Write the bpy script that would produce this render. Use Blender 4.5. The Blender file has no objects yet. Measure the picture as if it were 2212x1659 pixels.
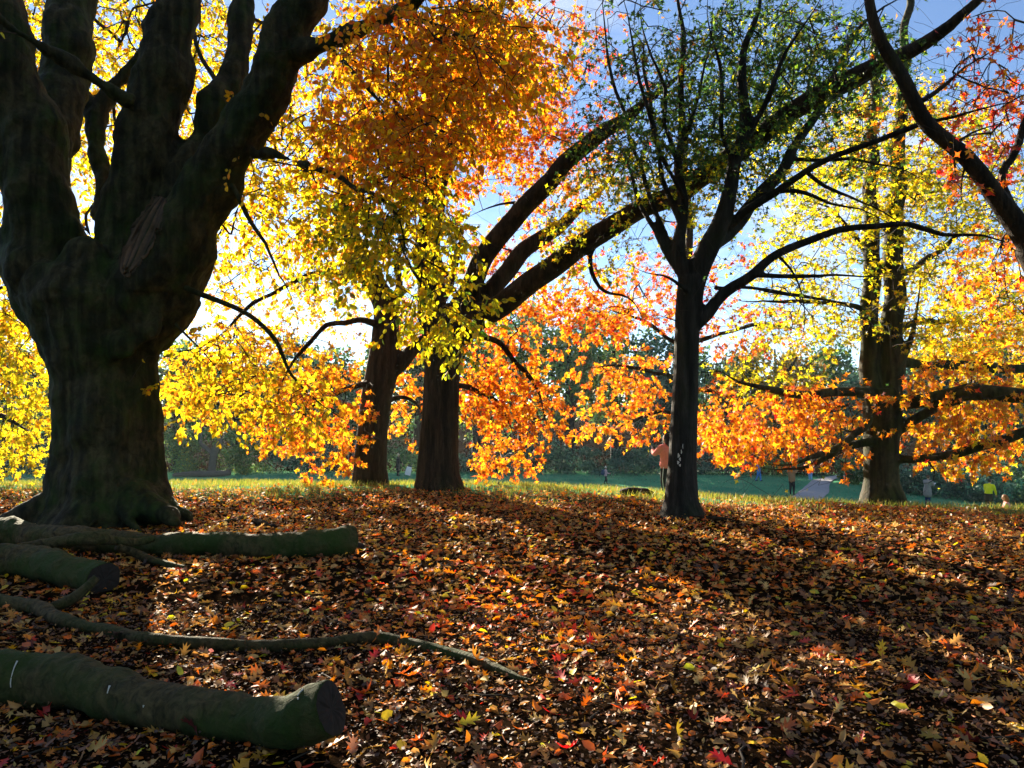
import bpy, math, random
import numpy as np
from mathutils import Vector, Matrix, noise
from mathutils.bvhtree import BVHTree

# ------------------------------------------------------------------ camera, sky, sun, exposure
sc = bpy.context.scene
C = sc.collection
W0, H0, F = 2212.0, 1659.0, 1600.0          # layout grid of the photograph and focal length in its pixels
CAMZ, HORIZ = 1.6, 900.0
PITCH = math.atan((HORIZ - H0 / 2) / F)
cam_d = bpy.data.cameras.new('camera'); cam = bpy.data.objects.new('camera', cam_d); C.objects.link(cam)
cam.location = (0, 0, CAMZ); cam.rotation_euler = (math.pi / 2 + PITCH, 0, 0)
cam_d.sensor_width = 36; cam_d.lens = 36 * F / W0; cam_d.clip_start = 0.05; cam_d.clip_end = 3000
sc.camera = cam

SUN_AZ = math.atan((345 - W0 / 2) / F)       # measured from +Y towards +X
SUN_EL = math.radians(20.0)
wd = bpy.data.worlds.new('World'); sc.world = wd; wd.use_nodes = True
nt = wd.node_tree; nt.nodes.clear()
def N(nt, typ, **kw):
    n = nt.nodes.new(typ)
    for k, v in kw.items(): setattr(n, k, v)
    return n
out = N(nt, 'ShaderNodeOutputWorld'); bg = N(nt, 'ShaderNodeBackground'); bg.inputs[1].default_value = 0.05
sky = N(nt, 'ShaderNodeTexSky', sky_type='NISHITA', sun_disc=False, sun_elevation=SUN_EL, sun_rotation=SUN_AZ, altitude=3400,
        air_density=1.0, dust_density=0.7, ozone_density=2.0)
tc = N(nt, 'ShaderNodeTexCoord'); sep = N(nt, 'ShaderNodeSeparateXYZ'); nt.links.new(tc.outputs['Generated'], sep.inputs[0])
mx = N(nt, 'ShaderNodeMath', operation='MAXIMUM'); mx.inputs[1].default_value = 0.06; nt.links.new(sep.outputs[2], mx.inputs[0])
dx = N(nt, 'ShaderNodeMath', operation='DIVIDE'); dy = N(nt, 'ShaderNodeMath', operation='DIVIDE')
nt.links.new(sep.outputs[0], dx.inputs[0]); nt.links.new(mx.outputs[0], dx.inputs[1])
nt.links.new(sep.outputs[1], dy.inputs[0]); nt.links.new(mx.outputs[0], dy.inputs[1])
cmb = N(nt, 'ShaderNodeCombineXYZ'); nt.links.new(dx.outputs[0], cmb.inputs[0]); nt.links.new(dy.outputs[0], cmb.inputs[1])
cn = N(nt, 'ShaderNodeTexNoise'); cn.inputs['Scale'].default_value = 0.9; cn.inputs['Detail'].default_value = 7; cn.inputs['Roughness'].default_value = 0.55
nt.links.new(cmb.outputs[0], cn.inputs['Vector'])
cr = N(nt, 'ShaderNodeValToRGB'); cr.color_ramp.elements[0].position = 0.50; cr.color_ramp.elements[1].position = 0.72
nt.links.new(cn.outputs[0], cr.inputs[0])
cl = N(nt, 'ShaderNodeMixRGB'); cl.inputs[2].default_value = (5.0, 5.3, 5.8, 1)
nt.links.new(cr.outputs[0], cl.inputs[0]); nt.links.new(sky.outputs[0], cl.inputs[1])
nt.links.new(cl.outputs[0], bg.inputs[0]); nt.links.new(bg.outputs[0], out.inputs[0])

sd = bpy.data.lights.new('sun', 'SUN'); sun = bpy.data.objects.new('sun', sd); C.objects.link(sun)
sd.energy = 5.0; sd.angle = math.radians(0.5); sd.color = (1.0, 0.86, 0.66)
sun_dir = Vector((math.sin(SUN_AZ) * math.cos(SUN_EL), math.cos(SUN_AZ) * math.cos(SUN_EL), math.sin(SUN_EL)))
sun.rotation_euler = sun_dir.to_track_quat('Z', 'Y').to_euler(); sun.location = sun_dir * 100
sc.view_settings.view_transform = 'Standard'; sc.view_settings.look = 'None'
sc.view_settings.exposure = 2.3; sc.view_settings.gamma = 1.0
sc.render.engine = 'CYCLES'
cy = sc.cycles
cy.max_bounces = 14; cy.diffuse_bounces = 5; cy.transmission_bounces = 12; cy.glossy_bounces = 2; cy.use_denoising = True
cy.sample_clamp_indirect = 6
try: cy.denoising_input_passes = 'RGB_ALBEDO_NORMAL'
except Exception: pass

# ------------------------------------------------------------------ helpers
rng = np.random.default_rng(11); random.seed(5)
cp, sp = math.cos(PITCH), math.sin(PITCH)
def P(px, py, d):
    """layout pixel at forward distance d (metres) -> world point"""
    x = (px - W0 / 2) / F; u = -(py - H0 / 2) / F
    y = cp - sp * u; z = sp + cp * u
    k = d / y
    return Vector((x * k, d, CAMZ + z * k))
def PA(px, py, d):
    px = np.asarray(px, float); py = np.asarray(py, float); d = np.asarray(d, float)
    x = (px - W0 / 2) / F; u = -(py - H0 / 2) / F
    y = cp - sp * u; z = sp + cp * u; k = d / y
    return np.stack([x * k, d + 0 * k, CAMZ + z * k], -1)
def proj(p):
    p = np.atleast_2d(p); dy = p[:, 1]; dz = p[:, 2] - CAMZ
    f = dy * cp + dz * sp; u = -dy * sp + dz * cp
    return W0 / 2 + F * p[:, 0] / f, H0 / 2 - F * u / f, f
def sstep(a, b, x):
    t = np.clip((x - a) / (b - a), 0, 1); return t * t * (3 - 2 * t)
def wob(x, y, s=1.0, ph=0.0):
    return (np.sin(x * 1.7 * s + 1.3 * np.sin(y * 1.1 * s + ph)) + np.sin(y * 2.3 * s + 1.7 * np.sin(x * 0.9 * s + 2 * ph) + 1.0)
            + 0.5 * np.sin(x * 4.1 * s + y * 3.3 * s + ph)) / 2.5
def G(x, y):
    x = np.asarray(x, float); y = np.asarray(y, float)
    yc = 18.5 - 5.0 * np.clip((x + 2) / 12, 0, 1.6)
    z = -2.8 * sstep(-3, 24, y - yc) - 0.012 * np.clip(x, 0, 30) * (1 - sstep(30, 60, y)) - 0.3 * sstep(5, 25, x) * sstep(18, 35, y)
    z = z + 7.0 * sstep(66, 150, y) + 0.025 * wob(x, y, 1.1) * (y < 200) + 0.06 * wob(x, y, 0.33, 2)
    return z
def Gf(x, y): return float(G(x, y))
def ground_hit(px, py, lo=1.5, hi=90):
    ds = np.linspace(lo, hi, 4000); q = PA(np.full(4000, px), np.full(4000, py), ds)
    i = np.argmax(q[:, 2] <= G(q[:, 0], q[:, 1]))
    return Vector(q[i])

def tag(o, label=None, cat=None, group=None, kind=None):
    if label: o['label'] = label
    if cat: o['category'] = cat
    if group: o['group'] = group
    if kind: o['kind'] = kind
    return o
def empty(name, loc, label, cat, group=None):
    o = bpy.data.objects.new(name, None); C.objects.link(o); o.location = loc; o.empty_display_size = 0.2
    return tag(o, label, cat, group)
def mesh_np(name, V, Fc, mat=None, smooth=True, col=None):
    """V (n,3); Fc (m,k) same-size polygons, or list of faces"""
    me = bpy.data.meshes.new(name)
    if isinstance(Fc, np.ndarray):
        n, k = Fc.shape
        me.vertices.add(len(V)); me.vertices.foreach_set('co', np.ascontiguousarray(V, np.float32).ravel())
        me.loops.add(n * k); me.loops.foreach_set('vertex_index', np.ascontiguousarray(Fc, np.int32).ravel())
        me.polygons.add(n); me.polygons.foreach_set('loop_start', np.arange(0, n * k, k, dtype=np.int32))
        try: me.polygons.foreach_set('loop_total', np.full(n, k, np.int32))
        except Exception: pass
        me.update(calc_edges=True); me.validate()
    else:
        me.from_pydata([tuple(v) for v in V], [], Fc); me.update()
    if smooth: me.polygons.foreach_set('use_smooth', np.ones(len(me.polygons), bool))
    if col is not None:
        a = me.color_attributes.new('col', 'FLOAT_COLOR', 'POINT')
        a.data.foreach_set('color', np.ascontiguousarray(np.concatenate([col, np.ones((len(col), 1))], 1), np.float32).ravel())
    if mat:
        for m in (mat if isinstance(mat, (list, tuple)) else [mat]): me.materials.append(m)
    return me
def link(name, me, parent=None, loc=None):
    o = bpy.data.objects.new(name, me); C.objects.link(o)
    if parent is not None: o.parent = parent
    if loc is not None: o.location = loc
    return o

class MB:
    def __init__(s): s.v = []; s.f = []
    def add(s, V, Fs):
        b = len(s.v); s.v.extend([tuple(x) for x in V]); s.f.extend([tuple(i + b for i in f) for f in Fs])
    def tube(s, pts, rad, n=10, cap=True, squash=None):
        V, Fs = tube(pts, rad, n, cap); s.add(V, Fs)
    def sphere(s, c, r, n=10, m=7):
        if not hasattr(r, '__len__'): r = (r, r, r)
        V = [(c[0], c[1], c[2] + r[2])]; Fs = []
        for i in range(1, m):
            a = math.pi * i / m
            for j in range(n):
                b = 2 * math.pi * j / n
                V.append((c[0] + r[0] * math.sin(a) * math.cos(b), c[1] + r[1] * math.sin(a) * math.sin(b), c[2] + r[2] * math.cos(a)))
        V.append((c[0], c[1], c[2] - r[2])); L = len(V) - 1
        for j in range(n):
            Fs.append((0, 1 + j, 1 + (j + 1) % n))
            for i in range(m - 2):
                a = 1 + i * n; Fs.append((a + j, a + n + j, a + n + (j + 1) % n, a + (j + 1) % n))
            a = 1 + (m - 2) * n; Fs.append((L, a + (j + 1) % n, a + j))
        s.add(V, Fs)
    def box(s, c, h):
        V = [(c[0] + sx * h[0], c[1] + sy * h[1], c[2] + sz * h[2]) for sx in (-1, 1) for sy in (-1, 1) for sz in (-1, 1)]
        s.add(V, [(0, 1, 3, 2), (4, 6, 7, 5), (0, 4, 5, 1), (2, 3, 7, 6), (0, 2, 6, 4), (1, 5, 7, 3)])
    def mesh(s, name, mat=None, smooth=True): return mesh_np(name, s.v, s.f, mat, smooth)
def tube(pts, rad, n=10, cap=True):
    pts = [Vector(p) for p in pts]; V = []; Fs = []
    t0 = (pts[1] - pts[0]).normalized(); ref = Vector((0, 0, 1)) if abs(t0.z) < 0.9 else Vector((1, 0, 0))
    u = (ref - t0 * ref.dot(t0)).normalized()
    m = len(pts)
    for i, p in enumerate(pts):
        t = (pts[min(i + 1, m - 1)] - pts[max(i - 1, 0)]).normalized()
        u = (u - t * u.dot(t)).normalized(); w = t.cross(u)
        for j in range(n):
            a = 2 * math.pi * j / n; V.append(p + (u * math.cos(a) + w * math.sin(a)) * rad[i])
    for i in range(m - 1):
        for j in range(n):
            a = i * n + j; b = i * n + (j + 1) % n; Fs.append((a, b, b + n, a + n))
    if cap:
        Fs.append(tuple(reversed(range(n)))); Fs.append(tuple((m - 1) * n + j for j in range(n)))
    return V, Fs
def spline(pts, rad, step=0.15):
    """Catmull-Rom resample of points with radii"""
    pts = [Vector(p) for p in pts]; op = []; orr = []
    for i in range(len(pts) - 1):
        p0 = pts[max(i - 1, 0)]; p1 = pts[i]; p2 = pts[i + 1]; p3 = pts[min(i + 2, len(pts) - 1)]
        k = max(1, int((p2 - p1).length / step))
        for j in range(k):
            t = j / k
            op.append(0.5 * ((2 * p1) + (p2 - p0) * t + (2 * p0 - 5 * p1 + 4 * p2 - p3) * t * t + (3 * p1 - p0 - 3 * p2 + p3) * t ** 3))
            orr.append(rad[i] + (rad[i + 1] - rad[i]) * (t * t * (3 - 2 * t) * 0.5 + t * 0.5))
    op.append(pts[-1]); orr.append(rad[-1])
    return op, orr
def remesh(mb, voxel, smooth=4, fac=0.5):
    me = mb.mesh('tmp', None, False); o = bpy.data.objects.new('tmp', me); C.objects.link(o)
    m = o.modifiers.new('r', 'REMESH'); m.mode = 'VOXEL'; m.voxel_size = voxel
    if smooth:
        s = o.modifiers.new('s', 'SMOOTH'); s.iterations = smooth; s.factor = fac
    dg = bpy.context.evaluated_depsgraph_get(); dg.update()
    m2 = bpy.data.meshes.new_from_object(o.evaluated_get(dg))
    bpy.data.objects.remove(o); bpy.data.meshes.remove(me)
    nv = len(m2.vertices); V = np.empty(nv * 3, np.float32); m2.vertices.foreach_get('co', V); V = V.reshape(-1, 3)
    nr = np.empty(nv * 3, np.float32); m2.vertex_normals.foreach_get('vector', nr); nr = nr.reshape(-1, 3)
    nl = len(m2.loops); L = np.empty(nl, np.int32); m2.loops.foreach_get('vertex_index', L)
    tot = np.empty(len(m2.polygons), np.int32); m2.polygons.foreach_get('loop_total', tot)
    assert (tot == 4).all(); bpy.data.meshes.remove(m2)
    return V.astype(float), L.reshape(-1, 4), nr.astype(float)
def vnormals(V, Q):
    n = np.cross(V[Q[:, 2]] - V[Q[:, 0]], V[Q[:, 3]] - V[Q[:, 1]]); out = np.zeros_like(V)
    for k in range(4): np.add.at(out, Q[:, k], n)
    return out / np.maximum(np.linalg.norm(out, axis=1, keepdims=True), 1e-9)
def segdist(Pn, A, B, ra, rb):
    """distance of points to one tapered segment minus its radius"""
    ab = B - A; t = np.clip(((Pn - A) @ ab) / max(ab @ ab, 1e-9), 0, 1)
    return np.linalg.norm(Pn - (A + t[:, None] * ab), axis=1) - (ra + (rb - ra) * t)

# ------------------------------------------------------------------ materials
def mat_new(name):
    m = bpy.data.materials.new(name); m.use_nodes = True; m.node_tree.nodes.clear(); return m, m.node_tree
def mat_plain(name, rgb, rough=0.8, spec=0.3, var=0.15, scale=20):
    m, t = mat_new(name); o = N(t, 'ShaderNodeOutputMaterial'); b = N(t, 'ShaderNodeBsdfPrincipled')
    tcn = N(t, 'ShaderNodeTexCoord'); no = N(t, 'ShaderNodeTexNoise'); no.inputs['Scale'].default_value = scale; no.inputs['Detail'].default_value = 4
    t.links.new(tcn.outputs['Object'], no.inputs['Vector'])
    mixn = N(t, 'ShaderNodeMixRGB'); mixn.inputs[1].default_value = (*[c * (1 - var) for c in rgb], 1); mixn.inputs[2].default_value = (*[min(1, c * (1 + var)) for c in rgb], 1)
    t.links.new(no.outputs[0], mixn.inputs[0]); t.links.new(mixn.outputs[0], b.inputs['Base Color'])
    b.inputs['Roughness'].default_value = rough; b.inputs['Specular IOR Level'].default_value = spec
    t.links.new(b.outputs[0], o.inputs[0]); return m
def mat_leaf(name, trans=0.6, gloss=0.08, rough=0.45):
    m, t = mat_new(name); o = N(t, 'ShaderNodeOutputMaterial')
    at = N(t, 'ShaderNodeAttribute', attribute_name='col')
    no = N(t, 'ShaderNodeTexNoise'); no.inputs['Scale'].default_value = 35; tcn = N(t, 'ShaderNodeTexCoord'); t.links.new(tcn.outputs['Object'], no.inputs['Vector'])
    mr = N(t, 'ShaderNodeMapRange'); mr.inputs[1].default_value = 0.3; mr.inputs[2].default_value = 0.7; mr.inputs[3].default_value = 0.72; mr.inputs[4].default_value = 1.1
    t.links.new(no.outputs[0], mr.inputs[0])
    mu = N(t, 'ShaderNodeMixRGB', blend_type='MULTIPLY'); mu.inputs[0].default_value = 1; t.links.new(at.outputs['Color'], mu.inputs[1]); t.links.new(mr.outputs[0], mu.inputs[2])
    d = N(t, 'ShaderNodeBsdfDiffuse'); tr = N(t, 'ShaderNodeBsdfTranslucent'); g = N(t, 'ShaderNodeBsdfGlossy'); g.inputs['Roughness'].default_value = rough
    g.inputs['Color'].default_value = (0.9, 0.9, 0.9, 1)
    t.links.new(mu.outputs[0], d.inputs[0]); t.links.new(mu.outputs[0], tr.inputs[0])
    m1 = N(t, 'ShaderNodeMixShader'); m1.inputs[0].default_value = trans; t.links.new(d.outputs[0], m1.inputs[1]); t.links.new(tr.outputs[0], m1.inputs[2])
    m2 = N(t, 'ShaderNodeMixShader'); m2.inputs[0].default_value = gloss; t.links.new(m1.outputs[0], m2.inputs[1]); t.links.new(g.outputs[0], m2.inputs[2])
    t.links.new(m2.outputs[0], o.inputs[0]); return m
def mat_bark(name, c1, c2, moss, moss_amt=0.5, ridge=False, bump=0.5, scale=3.0, streak=True):
    m, t = mat_new(name); o = N(t, 'ShaderNodeOutputMaterial'); b = N(t, 'ShaderNodeBsdfPrincipled')
    tcn = N(t, 'ShaderNodeTexCoord'); mp = N(t, 'ShaderNodeMapping'); t.links.new(tcn.outputs['Object'], mp.inputs[0])
    mp.inputs['Scale'].default_value = (9, 9, 1.3) if ridge else (3, 3, 2.0)
    n1 = N(t, 'ShaderNodeTexNoise'); n1.inputs['Scale'].default_value = scale; n1.inputs['Detail'].default_value = 8; n1.inputs['Roughness'].default_value = 0.65; n1.inputs['Distortion'].default_value = 0.6
    t.links.new(mp.outputs[0], n1.inputs['Vector'])
    r1 = N(t, 'ShaderNodeValToRGB'); r1.color_ramp.elements[0].position = 0.35; r1.color_ramp.elements[1].position = 0.65
    r1.color_ramp.elements[0].color = (*c1, 1); r1.color_ramp.elements[1].color = (*c2, 1); t.links.new(n1.outputs[0], r1.inputs[0])
    n2 = N(t, 'ShaderNodeTexNoise'); n2.inputs['Scale'].default_value = 1.3; n2.inputs['Detail'].default_value = 6; n2.inputs['Roughness'].default_value = 0.7; t.links.new(tcn.outputs['Object'], n2.inputs['Vector'])
    r2 = N(t, 'ShaderNodeValToRGB'); r2.color_ramp.elements[0].position = 0.62 - 0.3 * moss_amt; r2.color_ramp.elements[1].position = 0.75 - 0.2 * moss_amt
    t.links.new(n2.outputs[0], r2.inputs[0])
    mixn = N(t, 'ShaderNodeMixRGB'); mixn.inputs[2].default_value = (*moss, 1); t.links.new(r2.outputs[0], mixn.inputs[0]); t.links.new(r1.outputs[0], mixn.inputs[1])
    mp2 = N(t, 'ShaderNodeMapping'); mp2.inputs['Scale'].default_value = (5, 5, 0.45); t.links.new(tcn.outputs['Object'], mp2.inputs[0])
    n4 = N(t, 'ShaderNodeTexNoise'); n4.inputs['Scale'].default_value = 1.6; n4.inputs['Detail'].default_value = 6; t.links.new(mp2.outputs[0], n4.inputs['Vector'])
    r4 = N(t, 'ShaderNodeValToRGB'); r4.color_ramp.elements[0].position = 0.38; r4.color_ramp.elements[0].color = (.35, .35, .35, 1); r4.color_ramp.elements[1].position = 0.62; r4.color_ramp.elements[1].color = (1.25, 1.2, 1.1, 1); t.links.new(n4.outputs[0], r4.inputs[0])
    mu = N(t, 'ShaderNodeMixRGB', blend_type='MULTIPLY'); mu.inputs[0].default_value = 1 if streak else 0; t.links.new(mixn.outputs[0], mu.inputs[1]); t.links.new(r4.outputs[0], mu.inputs[2])
    t.links.new(mu.outputs[0], b.inputs['Base Color'])
    b.inputs['Roughness'].default_value = 0.85; b.inputs['Specular IOR Level'].default_value = 0.2
    bp = N(t, 'ShaderNodeBump'); bp.inputs['Strength'].default_value = bump; bp.inputs['Distance'].default_value = 0.04 if ridge else 0.035
    n3 = N(t, 'ShaderNodeTexNoise'); n3.inputs['Scale'].default_value = 22; n3.inputs['Detail'].default_value = 5; t.links.new(tcn.outputs['Object'], n3.inputs['Vector'])
    ad = N(t, 'ShaderNodeMath', operation='MULTIPLY_ADD'); ad.inputs[1].default_value = 0.35; t.links.new(n3.outputs[0], ad.inputs[0]); t.links.new(n1.outputs[0], ad.inputs[2])
    t.links.new(ad.outputs[0], bp.inputs['Height']); t.links.new(bp.outputs[0], b.inputs['Normal'])
    t.links.new(b.outputs[0], o.inputs[0]); return m
M = {}
M['leaf'] = mat_leaf('leaf_tissue', 0.84, 0.03, 0.5)
M['dry'] = mat_leaf('dry_leaf', 0.38, 0.05, 0.52)
M['grass'] = mat_leaf('grass_blade', 0.5, 0.04, 0.5)
M['far'] = mat_leaf('far_leaf', 0.4, 0.04, 0.5)
M['beech'] = mat_bark('beech_bark', (0.014, 0.015, 0.007), (0.055, 0.050, 0.026), (0.016, 0.034, 0.006), 0.6, bump=1.0)
M['oak'] = mat_bark('oak_bark', (0.010, 0.007, 0.005), (0.045, 0.032, 0.020), (0.022, 0.024, 0.010), 0.25, ridge=True, bump=0.9)
M['maple'] = mat_bark('maple_bark', (0.010, 0.011, 0.011), (0.030, 0.031, 0.031), (0.014, 0.020, 0.009), 0.4, ridge=True, bump=0.6)
M['green'] = mat_bark('mossy_bark', (0.022, 0.021, 0.012), (0.065, 0.055, 0.03), (0.030, 0.040, 0.010), 0.7, bump=0.6)
M['twig'] = mat_plain('twig_bark', (0.035, 0.028, 0.022), 0.85, 0.2)
M['log'] = mat_bark('log_bark', (0.016, 0.016, 0.007), (0.10, 0.078, 0.036), (0.022, 0.045, 0.007), 0.6, bump=1.0, scale=6, streak=False)
M['cut'] = mat_plain('cut_wood', (0.022, 0.018, 0.016), 0.9, 0.2, 0.5, 25)
M['torn'] = mat_plain('torn_wood', (0.13, 0.065, 0.035), 0.8, 0.2, 0.4, 12)
M['tornc'] = mat_leaf('torn_heartwood', 0.0, 0.03, 0.6)
M['snag'] = mat_plain('dead_wood', (0.10, 0.085, 0.07), 0.9, 0.2, 0.35, 3)
M['white'] = mat_plain('white_mark', (0.5, 0.5, 0.48), 0.7, 0.3, 0.1)

def mat_ground():
    m, t = mat_new('ground_soil_and_grass'); o = N(t, 'ShaderNodeOutputMaterial'); b = N(t, 'ShaderNodeBsdfPrincipled')
    tcn = N(t, 'ShaderNodeTexCoord'); at = N(t, 'ShaderNodeAttribute', attribute_name='col')
    n1 = N(t, 'ShaderNodeTexNoise'); n1.inputs['Scale'].default_value = 14; n1.inputs['Detail'].default_value = 8; n1.inputs['Roughness'].default_value = 0.7; t.links.new(tcn.outputs['Object'], n1.inputs['Vector'])
    n2 = N(t, 'ShaderNodeTexNoise'); n2.inputs['Scale'].default_value = 0.5; n2.inputs['Detail'].default_value = 6; t.links.new(tcn.outputs['Object'], n2.inputs['Vector'])
    rs = N(t, 'ShaderNodeValToRGB'); e = rs.color_ramp.elements; e[0].position = 0.35; e[0].color = (0.004, 0.003, 0.002, 1); e[1].position = 0.75; e[1].color = (0.028, 0.016, 0.009, 1); t.links.new(n1.outputs[0], rs.inputs[0])
    rg = N(t, 'ShaderNodeValToRGB'); e = rg.color_ramp.elements; e[0].position = 0.3; e[0].color = (0.055, 0.22, 0.12, 1); e[1].position = 0.7; e[1].color = (0.11, 0.30, 0.15, 1); t.links.new(n2.outputs[0], rg.inputs[0])  # teal cast of blue skylight put into the meadow green
    sp_ = N(t, 'ShaderNodeSeparateColor'); t.links.new(at.outputs['Color'], sp_.inputs[0])
    mixn = N(t, 'ShaderNodeMixRGB'); t.links.new(sp_.outputs[0], mixn.inputs[0]); t.links.new(rs.outputs[0], mixn.inputs[1]); t.links.new(rg.outputs[0], mixn.inputs[2])
    t.links.new(mixn.outputs[0], b.inputs['Base Color']); b.inputs['Roughness'].default_value = 1.0; b.inputs['Specular IOR Level'].default_value = 0.0
    bp = N(t, 'ShaderNodeBump'); bp.inputs['Strength'].default_value = 1.0; bp.inputs['Distance'].default_value = 0.05; t.links.new(n1.outputs[0], bp.inputs['Height']); t.links.new(bp.outputs[0], b.inputs['Normal'])
    t.links.new(b.outputs[0], o.inputs[0]); return m
M['ground'] = mat_ground()
M['path'] = mat_plain('path_gravel', (0.30, 0.29, 0.30), 0.9, 0.2, 0.25, 6)

# palettes, linear RGB
YEL = (0.95, 0.66, 0.012); YGR = (0.62, 0.58, 0.012); GOLD = (0.95, 0.45, 0.010); ORA = (0.93, 0.27, 0.008); DOR = (0.80, 0.15, 0.008)
RED = (0.70, 0.04, 0.012); PINK = (0.75, 0.08, 0.08); BRN = (0.24, 0.085, 0.02); GRN = (0.16, 0.27, 0.02); DGR = (0.04, 0.10, 0.02); TAN = (0.55, 0.27, 0.06); PALE = (0.66, 0.42, 0.13); DBR = (0.09, 0.035, 0.014)
def pick(pal, n):
    cols = np.array([c for c, w in pal]); w = np.array([w for c, w in pal], float); w /= w.sum()
    i = rng.choice(len(cols), n, p=w)
    return np.clip(cols[i] * rng.uniform(0.7, 1.15, (n, 1)) * rng.uniform(0.92, 1.08, (n, 3)), 0, 0.95)

# ------------------------------------------------------------------ ground
def graded(lims):
    out = []
    for a, b, s in lims: out.append(np.arange(a, b, s))
    out.append([lims[-1][1]]); return np.concatenate(out)
gx = graded([(-900, -120, 60), (-120, -40, 8), (-40, -16, 1.5), (-16, 16, 0.28), (16, 44, 1.5), (44, 120, 8), (120, 900, 60)])
gy = graded([(-60, -8, 6), (-8, 1, 0.8), (1, 24, 0.28), (24, 70, 0.8), (70, 160, 5), (160, 1200, 80)])
X, Y = np.meshgrid(gx, gy); Z = G(X, Y)
for i in range(0): pass
Vg = np.stack([X.ravel(), Y.ravel(), Z.ravel()], -1); nx = len(gx)
ii = np.arange(len(gy) - 1)[:, None] * nx + np.arange(nx - 1)[None]; ii = ii.ravel()
Qg = np.stack([ii, ii + 1, ii + nx + 1, ii + nx], -1)
def grassiness(x, y):
    yc = 18.5 - 5.0 * np.clip((x + 2) / 12, 0, 1.6)
    return sstep(-3.2, 0.6, y - yc + 0.8 * wob(x, y, 0.8, 1) + 1.6 * sstep(5, -8, x) - 2.4 * sstep(3, 8, x))
gcol = (grassiness(Vg[:, 0], Vg[:, 1]) * (1 - sstep(56, 61, Vg[:, 1])))[:, None].repeat(3, 1)
ground = link('ground', mesh_np('ground', Vg, Qg, M['ground'], True, gcol)); tag(ground, 'rolling park ground, leaf-strewn soil in front and green meadow behind', 'ground', kind='structure')

# path on the meadow
pts = [P(1722, 1085, 37), P(1740, 1068, 42), P(1757, 1050, 46.5), P(1768, 1038, 51), P(1785, 1030, 56), P(1840, 1026, 60)]
pp, pr = spline(pts, [1.1, 1.0, .9, .8, .7, .6], 0.5); V = []; Q = []
for i, p in enumerate(pp):
    w = pr[i] * (1 + 0.05 * math.sin(i * .35))
    for j in range(7):
        x = p.x + w * (j - 3) / 3; V.append((x, p.y, Gf(x, p.y) + 0.10 - 0.05 * (j in (0, 6))))
for i in range(len(pp) - 1):
    for j in range(6): a = i * 7 + j; Q.append((a, a + 1, a + 8, a + 7))
tag(link('path', mesh_np('path', np.array(V), np.array(Q), M['path'])), 'pale grey gravel path curving over the meadow', 'path', kind='structure')

# ------------------------------------------------------------------ leaves
def half(pts, mirror):
    return [(x, -y if mirror else y, z) for x, y, z in pts]
def make_template(kind):
    if kind == 'beech':
        V = [(0, 0, 0), (1, 0, -0.06), (0.28, 0.27, 0.07), (0.68, 0.25, 0.05), (0.28, -0.27, 0.07), (0.68, -0.25, 0.05)]
        T = [(0, 1, 3), (0, 3, 2), (0, 5, 1), (0, 4, 5)]
    elif kind == 'oak':      # pointed lobes
        V = [(-0.22, 0, 0.02), (0.0, 0.012, 0), (0.30, 0, 0), (0.62, 0, 0), (1.0, 0, -0.08)]; T = []
        for s in (1, -1):
            b = len(V)
            V += [(0.08, 0.06 * s, 0.01), (0.27, 0.22 * s, 0.05), (0.34, 0.07 * s, 0.01), (0.62, 0.33 * s, 0.06), (0.60, 0.08 * s, 0.0), (0.90, 0.22 * s, 0.02), (0.80, 0.06 * s, -0.03)]
            t = [(1, 2, b), (b, b + 2, b + 1), (b, 2, b + 2), (2, 3, b + 4), (2, b + 4, b + 2), (b + 2, b + 4, b + 3), (3, b + 6, b + 4), (b + 4, b + 6, b + 5), (3, 4, b + 6)]
            T += t if s == 1 else [(x, z, y) for x, y, z in t]
        T.append((0, 2, 1))
    elif kind == 'star':     # cheap lobed leaf for distance
        V = [(0, 0, 0), (1, 0, -0.1), (0.35, 0.1, 0.02), (0.35, -0.1, 0.02), (0.45, 0.45, 0.05), (0.45, -0.45, 0.05), (0.62, 0.12, 0), (0.62, -0.12, 0)]
        T = [(0, 3, 2), (2, 3, 7), (2, 7, 6), (6, 7, 1), (2, 6, 4), (3, 5, 7)]
    else:                    # plain small diamond
        V = [(0, 0, 0), (0.5, 0.3, 0.04), (1, 0, 0), (0.5, -0.3, 0.04)]; T = [(0, 2, 1), (0, 3, 2)]
    return np.array(V, float), np.array(T, np.int32)
TPL = {k: make_template(k) for k in ('beech', 'oak', 'star', 'chip')}
def unit(a): return a / np.maximum(np.linalg.norm(a, axis=-1, keepdims=True), 1e-9)
def frames(t, n):
    t = unit(t); n = unit(n - t * (n * t).sum(-1, keepdims=True)); b = np.cross(n, t); return t, b, n
def leaf_mesh(name, kind, pos, t, n, size, col, mat, curl=None, off=(0, 0, 0)):
    V, T = TPL[kind]; K = len(V); Nn = len(pos); t, b, n = frames(t, n)
    L = np.repeat(V[None], Nn, 0)
    if curl is not None:
        L = L.copy(); c1, c2 = curl
        L[:, :, 2] += c1[:, None] * (L[:, :, 0] - 0.4) ** 2 + c2[:, None] * L[:, :, 1] ** 2
    Wv = pos[:, None] - np.array(off) + size[:, None, None] * (L[..., 0:1] * t[:, None] + L[..., 1:2] * b[:, None] + L[..., 2:3] * n[:, None])
    Fc = (T[None] + (np.arange(Nn) * K)[:, None, None]).reshape(-1, 3)
    return mesh_np(name, Wv.reshape(-1, 3), Fc, mat, False, np.repeat(col, K, 0))
_leafcache = {}
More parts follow.
